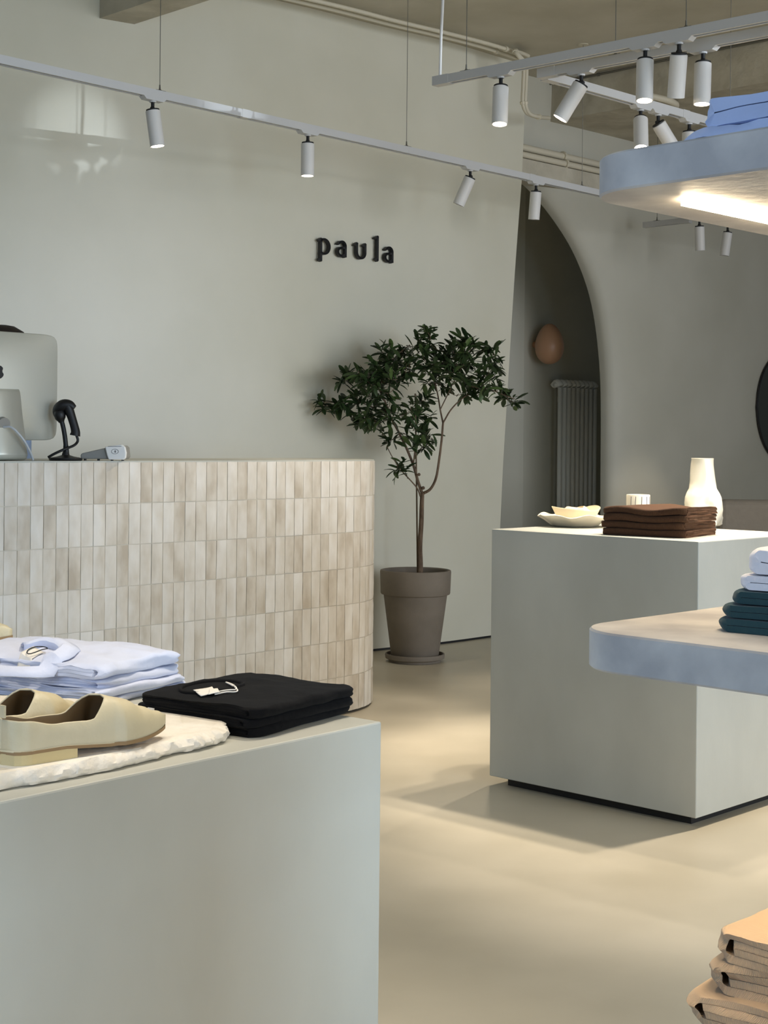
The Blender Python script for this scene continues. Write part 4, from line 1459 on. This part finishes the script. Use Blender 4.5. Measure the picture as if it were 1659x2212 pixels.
# local frame: +x = towards the viewer (back of the screen), screen width along y
face = mt_ang + R(33)
comp = thing('desktop_computer', mo, 'silver all-in-one desktop computer seen from behind on the counter', 'computer', None, face)
SWd, SHt = .55, .385
zb_ = .072
b = MB(); rows_ = []
def srect(u, v):
    return u, v
nu, nv = 24, 20
for i in range(nu + 1):
    row = []
    for j in range(nv + 1):
        u = -1 + 2 * i / nu; v = -1 + 2 * j / nv
        e = (1 - abs(u) ** 2.4) * (1 - abs(v) ** 2.4)
        mxx = max(abs(u), abs(v)); kk = mxx / ((abs(u) ** 14 + abs(v) ** 14) ** (1 / 14)) if mxx > 0 else 1
        y = u * kk * SWd / 2; z_ = zb_ + (v * kk + 1) / 2 * SHt
        row.append(Vector((.004 + .034 * max(0, e) ** .75, y, z_)))
    rows_.append(row)
b.grid(rows_)
ringv = [rows_[i][0] for i in range(nu + 1)] + [rows_[nu][j] for j in range(1, nv + 1)] + [rows_[i][nv] for i in range(nu - 1, -1, -1)] + [rows_[0][j] for j in range(nv - 1, 0, -1)]
n = len(ringv)
b.add(ringv + [p - Vector((.008, 0, 0)) for p in ringv], [(i, (i + 1) % n, n + (i + 1) % n, n + i) for i in range(n)] + [tuple(range(n, 2 * n))])
sh = link_mesh('screen_shell', b.mesh('screen_shell'), M['alu'], comp, True)
bevel_mod(sh, .003)
link_mesh('screen', MB().box((-.0055, 0, zb_ + SHt / 2 + .03), (.003, SWd - .02, SHt - .08)).mesh('screen'), M['black'], comp)
# emblem: round fruit outline with a leaf
em = []
for k in range(28):
    a = 2 * math.pi * k / 28
    r_ = .026 * (1 + .05 * math.cos(2 * a)) - (.006 if abs(a - math.pi / 2) < .25 else 0)
    yy, zz_ = r_ * math.cos(a) * .95, r_ * math.sin(a)
    if math.hypot(yy - .030, zz_ - .004) < .012: 
        yy = .030 - .012 * math.cos(math.asin(max(-1, min(1, (zz_ - .004) / .012))))
    em.append((yy, zz_))
vs = [(.0385, p[0], zb_ + SHt * .62 + p[1]) for p in em] + [(.036, p[0], zb_ + SHt * .62 + p[1]) for p in em]
k_ = len(em)
b = MB().add(vs, [tuple(range(k_))] + [(i, (i + 1) % k_, k_ + (i + 1) % k_, k_ + i) for i in range(k_)])
o = link_mesh('emblem', b.mesh('emblem'), M['black'], sh)
# stand: leg leaning back, foot sweeping under the screen
prof = [(.030, .245), (.045, .235), (.062, .15), (.090, .035), (.092, .014), (.082, .004), (.05, .0015), (-.10, .0015)]
sp = spline([(x, 0, z_) for x, z_ in prof], 5)
b = MB(); th = .008; hw_ = .085
rows_ = [[Vector((p.x, -hw_, p.z + 0)), Vector((p.x, hw_, p.z + 0))] for p in sp]
b.grid(rows_)
o = link_mesh('stand', b.mesh('stand'), M['alu'], comp, True)
md = o.modifiers.new('solid', 'SOLIDIFY'); md.thickness = th; md.offset = 0
o.location.z = .004
sto = o
hol = MB().tube([(.064, 0, .125), (.078, 0, .121)], .026, 24)
link_mesh('cable_port', hol.mesh('cable_port'), M['grey'], sto, True)
pts = spline([(.075, 0, .118), (.10, .02, .115), (.115, .055, .075), (.115, .085, .03), (.11, .10, .003)], 6)
o = link_mesh('power_cable', MB().tube(pts, .004, 8).mesh('power_cable'), M['cable'], comp, True)

# scanner on its stand
so, _ = on_counter(138, .085)
sca = thing('barcode_scanner', so, 'black handheld barcode scanner in its stand beside the computer', 'scanner', None, math.atan2(mtan.y, mtan.x) * 0)
s_px = F_PX / so.y
def sp_(px, py, dy=0): 
    p = at_depth(px, py, so.y + dy); return p - so
b = MB().lathe([(0, 0), (.056, 0), (.060, .004), (.058, .010), (.030, .015), (.014, .020), (.010, .034), (0, .036)], 32, c=(.005, 0, 0))
link_mesh('base', b.mesh('base'), M['rubber'], sca, True)
zt = lambda px, py: sp_(px, py)
link_mesh('neck', MB().tube(spline([(.008, 0, .02), sp_(141, 950), sp_(137, 925), sp_(132, 905)], 6), [.010] * 4 + [.0085] * 15, 12).mesh('neck'), M['rubber'], sca, True)
cr = MB().tube(spline([sp_(133, 912), sp_(130, 900), sp_(128, 888)], 4), [.010, .012, .016, .019, .020, .021, .021, .020, .018], 14)
link_mesh('cradle', cr.mesh('cradle'), M['rubber'], sca, True)
gun = thing('scanner_gun', (0, 0, 0), None, None)
bpy.data.objects.remove(gun, do_unlink=True)
hd = MB()
hp_ = spline([sp_(124, 900, .02), sp_(126, 886, .01), sp_(136, 876), sp_(150, 875), sp_(160, 882)], 5)
hd.tube(hp_, [.012 + .010 * math.sin(math.pi * (i / (len(hp_) - 1)) ** .8) for i in range(len(hp_))], 16)
hdo = link_mesh('scanner_head', hd.mesh('scanner_head'), M['rubber'], sca, True)
hn = spline([sp_(146, 876), sp_(152, 893), sp_(159, 915), sp_(163, 932), sp_(162, 941)], 5)
link_mesh('handle', MB().tube(hn, [.019 - .004 * math.sin(math.pi * i / (len(hn) - 1)) for i in range(len(hn))], 14).mesh('handle'), M['rubber'], sca, True)
link_mesh('trigger', MB().tube([sp_(142, 886), sp_(146, 896), sp_(150, 902)], .006, 8).mesh('trigger'), M['rubber'], hdo, True)
cbp = spline([sp_(165, 940), sp_(168, 952), sp_(160, 962), sp_(140, 970, -.03), sp_(118, 980, -.04), sp_(104, 988, -.04)], 6)
link_mesh('cable', MB().tube(cbp, .0048, 8).mesh('cable'), M['rubber'], sca, True)

# card terminal
to_, _ = on_counter(228, .06)
trm = thing('card_terminal', to_, 'grey and white card payment terminal lying on the counter', 'terminal', None, R(-4))
Lt, Wt = .150, .072
b = MB()
prof = [(-.085, .010), (-.085, .022), (-.078, .027), (.02, .050), (.072, .056), (.080, .048), (.084, .016), (.078, .006), (-.078, .006)]
nP = len(prof)
vs = [(x, y, z_) for y in (-Wt / 2, Wt / 2) for x, z_ in prof]
b.add(vs, [tuple(range(nP)), tuple(range(nP, 2 * nP))] + [(i, (i + 1) % nP, nP + (i + 1) % nP, nP + i) for i in range(nP)])
o = link_mesh('body', b.mesh('body'), M['grey'], trm); bevel_mod(o, .004, 3)
# white printer cover at the right end, its face turned to the viewer
b = MB()
prof2 = [(.008, .052), (.070, .060), (.082, .052), (.087, .030), (.085, .010), (.076, .004), (.022, .004), (.016, .02)]
nP = len(prof2)
vs = [(x, y, z_) for y in (-Wt / 2 - .012, -Wt / 2 + .004) for x, z_ in prof2]
b.add(vs, [tuple(range(nP)), tuple(range(nP, 2 * nP))] + [(i, (i + 1) % nP, nP + (i + 1) % nP, nP + i) for i in range(nP)])
cov = link_mesh('front_cover', b.mesh('front_cover'), M['whiteplastic'], trm); bevel_mod(cov, .004, 3)
yy = -Wt / 2 - .0126
link_mesh('paper_slot', MB().box((.045, yy, .0525), (.05, .001, .0012)).mesh('paper_slot'), M['groove'], cov)
b = MB().tube([(.046 + .013 * math.cos(a), yy, .034 + .0085 * math.sin(a)) for a in [2 * math.pi * k / 24 for k in range(25)]], .0006, 6)
for r_ in (.002, .004, .006):
    b.tube([(.043 + r_ * math.cos(a), yy, .034 + r_ * math.sin(a)) for a in [R(-50 + 100 * k / 8) for k in range(9)]], .0006, 6)
link_mesh('contactless_mark', b.mesh('contactless_mark'), M['groove'], cov)
for x in (-.07, -.02, .03, .07):
    link_mesh('foot', MB().lathe([(0, 0), (.005, 0), (.005, .007), (0, .007)], 12, c=(x, -Wt / 2 + .01, 0)).mesh('foot'), M['rubber'], trm)

# person standing behind the computer (only the hair and a bit of shirt show)
pe = at_depth(6, 900, 6.25); pe = Vector((pe.x, pe.y, 0))
pers = thing('person', pe, 'person in a light blue shirt standing behind the computer, dark hair showing', 'person', None, R(-55))
def skin_body(name, verts, edges, radii, mat, root=0, lv=2):
    me = bpy.data.meshes.new(name); me.from_pydata(verts, edges, [])
    o = bpy.data.objects.new(name, me); COL.objects.link(o); o.parent = pers
    md = o.modifiers.new('skin', 'SKIN')
    for i, r_ in enumerate(radii):
        sv_ = me.skin_vertices[0].data[i]; sv_.radius = (r_, r_ * (.8 if r_ > .07 else 1)); sv_.use_root = (i == root)
    sb_ = o.modifiers.new('sub', 'SUBSURF'); sb_.levels = lv; sb_.render_levels = lv
    me.materials.append(M[mat]); return o
HT = 1.60
hv = [(0, 0, .86), (0, 0, 1.02), (0, -.01, 1.20), (0, -.01, 1.33), (0, -.0, 1.39), (0, -.015, 1.46), (0, -.02, 1.53),
      (.17, 0, 1.30), (.22, -.03, 1.05), (.16, -.24, 1.02), (.12, -.31, 1.03),
      (-.17, 0, 1.30), (-.22, -.03, 1.05), (-.16, -.24, 1.02), (-.12, -.31, 1.03),
      (.09, 0, .80), (.10, .0, .45), (.10, .03, .08), (.11, -.10, .03),
      (-.09, 0, .80), (-.10, .0, .45), (-.10, .03, .08), (-.11, -.10, .03)]
he = [(0, 1), (1, 2), (2, 3), (3, 4), (4, 5), (5, 6), (3, 7), (7, 8), (8, 9), (9, 10), (3, 11), (11, 12), (12, 13), (13, 14), (0, 15), (15, 16), (16, 17), (17, 18), (0, 19), (19, 20), (20, 21), (21, 22)]
hr = [.14, .125, .14, .12, .055, .085, .085, .06, .046, .036, .03, .06, .046, .036, .03, .095, .06, .045, .04, .095, .06, .045, .04]
skin_body('body', hv, he, hr, 'skin')
# five fingers on each hand
for sx in (1, -1):
    for k in range(4):
        x0 = sx * (.135 - .018 * k)
        MBf = MB().tube(spline([(x0, -.33, 1.03), (x0 - sx * .004, -.365, 1.03), (x0 - sx * .008, -.39, 1.018), (x0 - sx * .01, -.40, 1.0)], 3), [.009] * 7 + [.008, .0075, .006], 8)
        link_mesh('finger', MBf.mesh('finger'), M['skin'], pers, True)
    link_mesh('finger', MB().tube(spline([(sx * .10, -.30, 1.03), (sx * .075, -.325, 1.025), (sx * .065, -.35, 1.015)], 3), [.0105] * 5 + [.009, .0075], 8).mesh('finger'), M['skin'], pers, True)
skin_body('shirt', [(0, 0, .84), (0, 0, 1.02), (0, -.01, 1.20), (0, -.01, 1.32), (.17, 0, 1.30), (.22, -.03, 1.05), (.19, -.13, 1.03), (-.17, 0, 1.30), (-.22, -.03, 1.05), (-.19, -.13, 1.03)],
          [(0, 1), (1, 2), (2, 3), (3, 4), (4, 5), (5, 6), (3, 7), (7, 8), (8, 9)], [.165, .155, .16, .135, .075, .062, .055, .075, .062, .055], 'blueshirt')
skin_body('trousers', [(0, 0, .88), (.09, 0, .78), (.10, 0, .45), (.10, .03, .07), (-.09, 0, .78), (-.10, 0, .45), (-.10, .03, .07)], [(0, 1), (1, 2), (2, 3), (0, 4), (4, 5), (5, 6)], [.155, .11, .078, .062, .11, .078, .062], 'denim')
hd_z = 1.515
b = MB().lathe([(0, -.125), (.05, -.115), (.072, -.07), (.082, -.01), (.080, .04), (.06, .085), (.03, .098), (0, .102)], 28, lambda r, z_, a, i: (r * (1 + .16 * abs(math.sin(a))), z_), c=(0, -.015, hd_z))
link_mesh('head', b.mesh('head'), M['skin'], pers, True)
for sx in (1, -1):
    link_mesh('eye', MB().lathe([(0, -.011), (.009, -.006), (.012, 0), (.009, .006), (0, .011)], 12, c=(sx * .032, -.100, hd_z - .005)).mesh('eye'), M['whiteplastic'], pers, True)
    link_mesh('ear', MB().lathe([(0, -.03), (.008, -.02), (.010, .0), (.008, .02), (0, .03)], 12, c=(sx * .082, -.005, hd_z - .01)).mesh('ear'), M['skin'], pers, True)
link_mesh('nose', MB().tube([(0, -.098, hd_z + .005), (0, -.112, hd_z - .02), (0, -.119, hd_z - .036)], [.006, .010, .013], 10).mesh('nose'), M['skin'], pers, True)
link_mesh('mouth', MB().tube([(-.022, -.090, hd_z - .066), (0, -.098, hd_z - .064), (.022, -.090, hd_z - .066)], [.003, .006, .003], 8).mesh('mouth'), plain('lips', srgb(186, 110, 100), .5), pers, True)
def hair_fn(r, z_, a, i):
    front_ = max(0, -math.sin(a))
    return r * (1 + .16 * abs(math.sin(a))) * (1 - .10 * front_ * (1 if z_ < .03 else 0)), z_ + (max(0, front_) * .075 * max(0, (.05 - z_) / .12))
b = MB().lathe([(.075, -.10), (.088, -.06), (.094, 0), (.092, .045), (.078, .085), (.045, .107), (.018, .112), (0, .113)], 36, hair_fn, c=(0, -.008, hd_z))
link_mesh('hair', b.mesh('hair'), M['hair'], pers, True)

# ================================================================== EGG LAMP, RADIATOR, MIRROR, BENCH
ec0 = nw(1187, 743); ecc = on_plane(1187, 743, NP + AN * .14, AN); ec = ecc - AN * .14
epx = F_PX / ecc.y
eg = thing('egg_wall_lamp', ec, 'amber egg-shaped wall lamp above the radiator in the arch', 'lamp'); eg['_o'] = tuple(ec)
er, eh = 31 / epx, 88 / epx
prof = []
for k in range(19):
    a = -math.pi / 2 + math.pi * k / 18
    zz_ = math.sin(a); rr = math.cos(a) * (1 - .16 * zz_)
    prof.append((max(0, rr) * er, zz_ * eh / 2))
MB().lathe(prof, 36, c=ecc).build('shade', M['egg'], eg, True)
MB().tube([ec, ec + AN * .06], .022, 16).build('wall_mount', M['egg'], eg)
# radiator
ra, rb_ = [on_plane(x, 827, NP + AN * .11, AN) - AN * .11 for x in (1204, 1279)]
rz0, rz1 = .16, (ra.z + rb_.z) / 2
rad = thing('column_radiator', Vector(((ra.x + rb_.x) / 2, (ra.y + rb_.y) / 2, 0)), 'tall pale column radiator under the egg lamp', 'radiator', None, math.atan2(E1.y, E1.x))
wr_ = (rb_ - ra).length
pit = wr_ / 8
off_ = -.08
col = MB()
for y in (off_ - .055,):
    col.tube([(0, y, rz0 + .02), (0, y, rz1 - .04)], .0165, 12)
for z_ in (rz0, rz1 - .03):
    col.tube(spline([(0, off_ - .062, z_ + .0), (0, off_ - .045, z_ + .022), (0, off_ - .02, z_ + .026), (0, off_ + .008, z_ + .0)], 4), .0235, 12)
    col.tube([(-pit * .5, off_ - .0275, z_ + .008), (pit * .5, off_ - .0275, z_ + .008)], .019, 12)
mcol = col.mesh('column'); mcol.materials.append(M['radiator'])
for p in mcol.polygons: p.use_smooth = True
for k in range(9):
    o = bpy.data.objects.new('column', mcol); COL.objects.link(o); o.parent = rad; o.location = (-wr_ / 2 + pit * k, 0, 0)
for k in (1, 7):
    link_mesh('foot', MB().box((-wr_ / 2 + pit * k, off_ - .028, .07), (.03, .06, .14)).box((-wr_ / 2 + pit * k, off_ - .028, .15), (.03, .05, .05)).mesh('foot'), M['radiator'], rad)
for k in (3, 5):
    link_mesh('bracket', MB().box((-wr_ / 2 + pit * k, -.03, rz1 - .12), (.03, .075, .04)).mesh('bracket'), M['radiator'], rad)
# smoked mirror on the vaulted wall
MP = AP + AN * DEP
mc = on_plane(1722, 892, MP, AN)
mb_px = [(1632, 880), (1636, 840), (1648, 800), (1672, 768), (1712, 752), (1760, 765), (1795, 810), (1808, 870), (1800, 940), (1770, 1000), (1726, 1022), (1684, 1008), (1652, 968), (1637, 925)]
mp_ = spline([on_plane(x, y, MP, AN) for x, y in mb_px] + [on_plane(*mb_px[0], MP, AN)], 5)[:-1]
n = len(mp_)
mm = thing('wall_mirror', mc, 'dark pebble-shaped mirror on the wall at the right edge', 'mirror'); mm['_o'] = tuple(mc)
MB().add([p + AN * .02 for p in mp_] + [p + AN * .002 for p in mp_], [tuple(range(n)), tuple(range(n, 2 * n))] + [(i, (i + 1) % n, n + (i + 1) % n, n + i) for i in range(n)]).build('glass', M['mirror'], mm)
MB().tube([p + AN * .012 for p in mp_] + [mp_[0] + AN * .012], .010, 8).build('frame', M['blackmetal'], mm, True)
# upholstered bench
bp_ = at_depth(1549, 1100, 9.0)
BX = Vector((bp_.x, bp_.y, 0))
ben = thing('upholstered_bench', BX, 'taupe upholstered bench with a low back behind the right plinth', 'bench', None, R(-8))
bz = EYE + ray(1600, 1079).z * 9.0
o = link_mesh('backrest', MB().box((.85, 0, (bz + .2) / 2), (1.7, .16, bz - .2)).mesh('backrest'), M['sofa'], ben); bevel_mod(o, .045, 4)
o = link_mesh('seat', MB().box((.85, -.36, .34), (1.66, .6, .2)).mesh('seat'), M['sofa'], ben); bevel_mod(o, .04, 4)
for x in (.1, 1.6):
    for y in (-.6, .0):
        link_mesh('leg', MB().tube([(x, y, 0), (x, y, .25)], .02, 12).mesh('leg'), M['blackmetal'], ben)

# helper markers are not part of the scene's description
for o in bpy.data.objects:
    if '_o' in o.keys(): del o['_o']
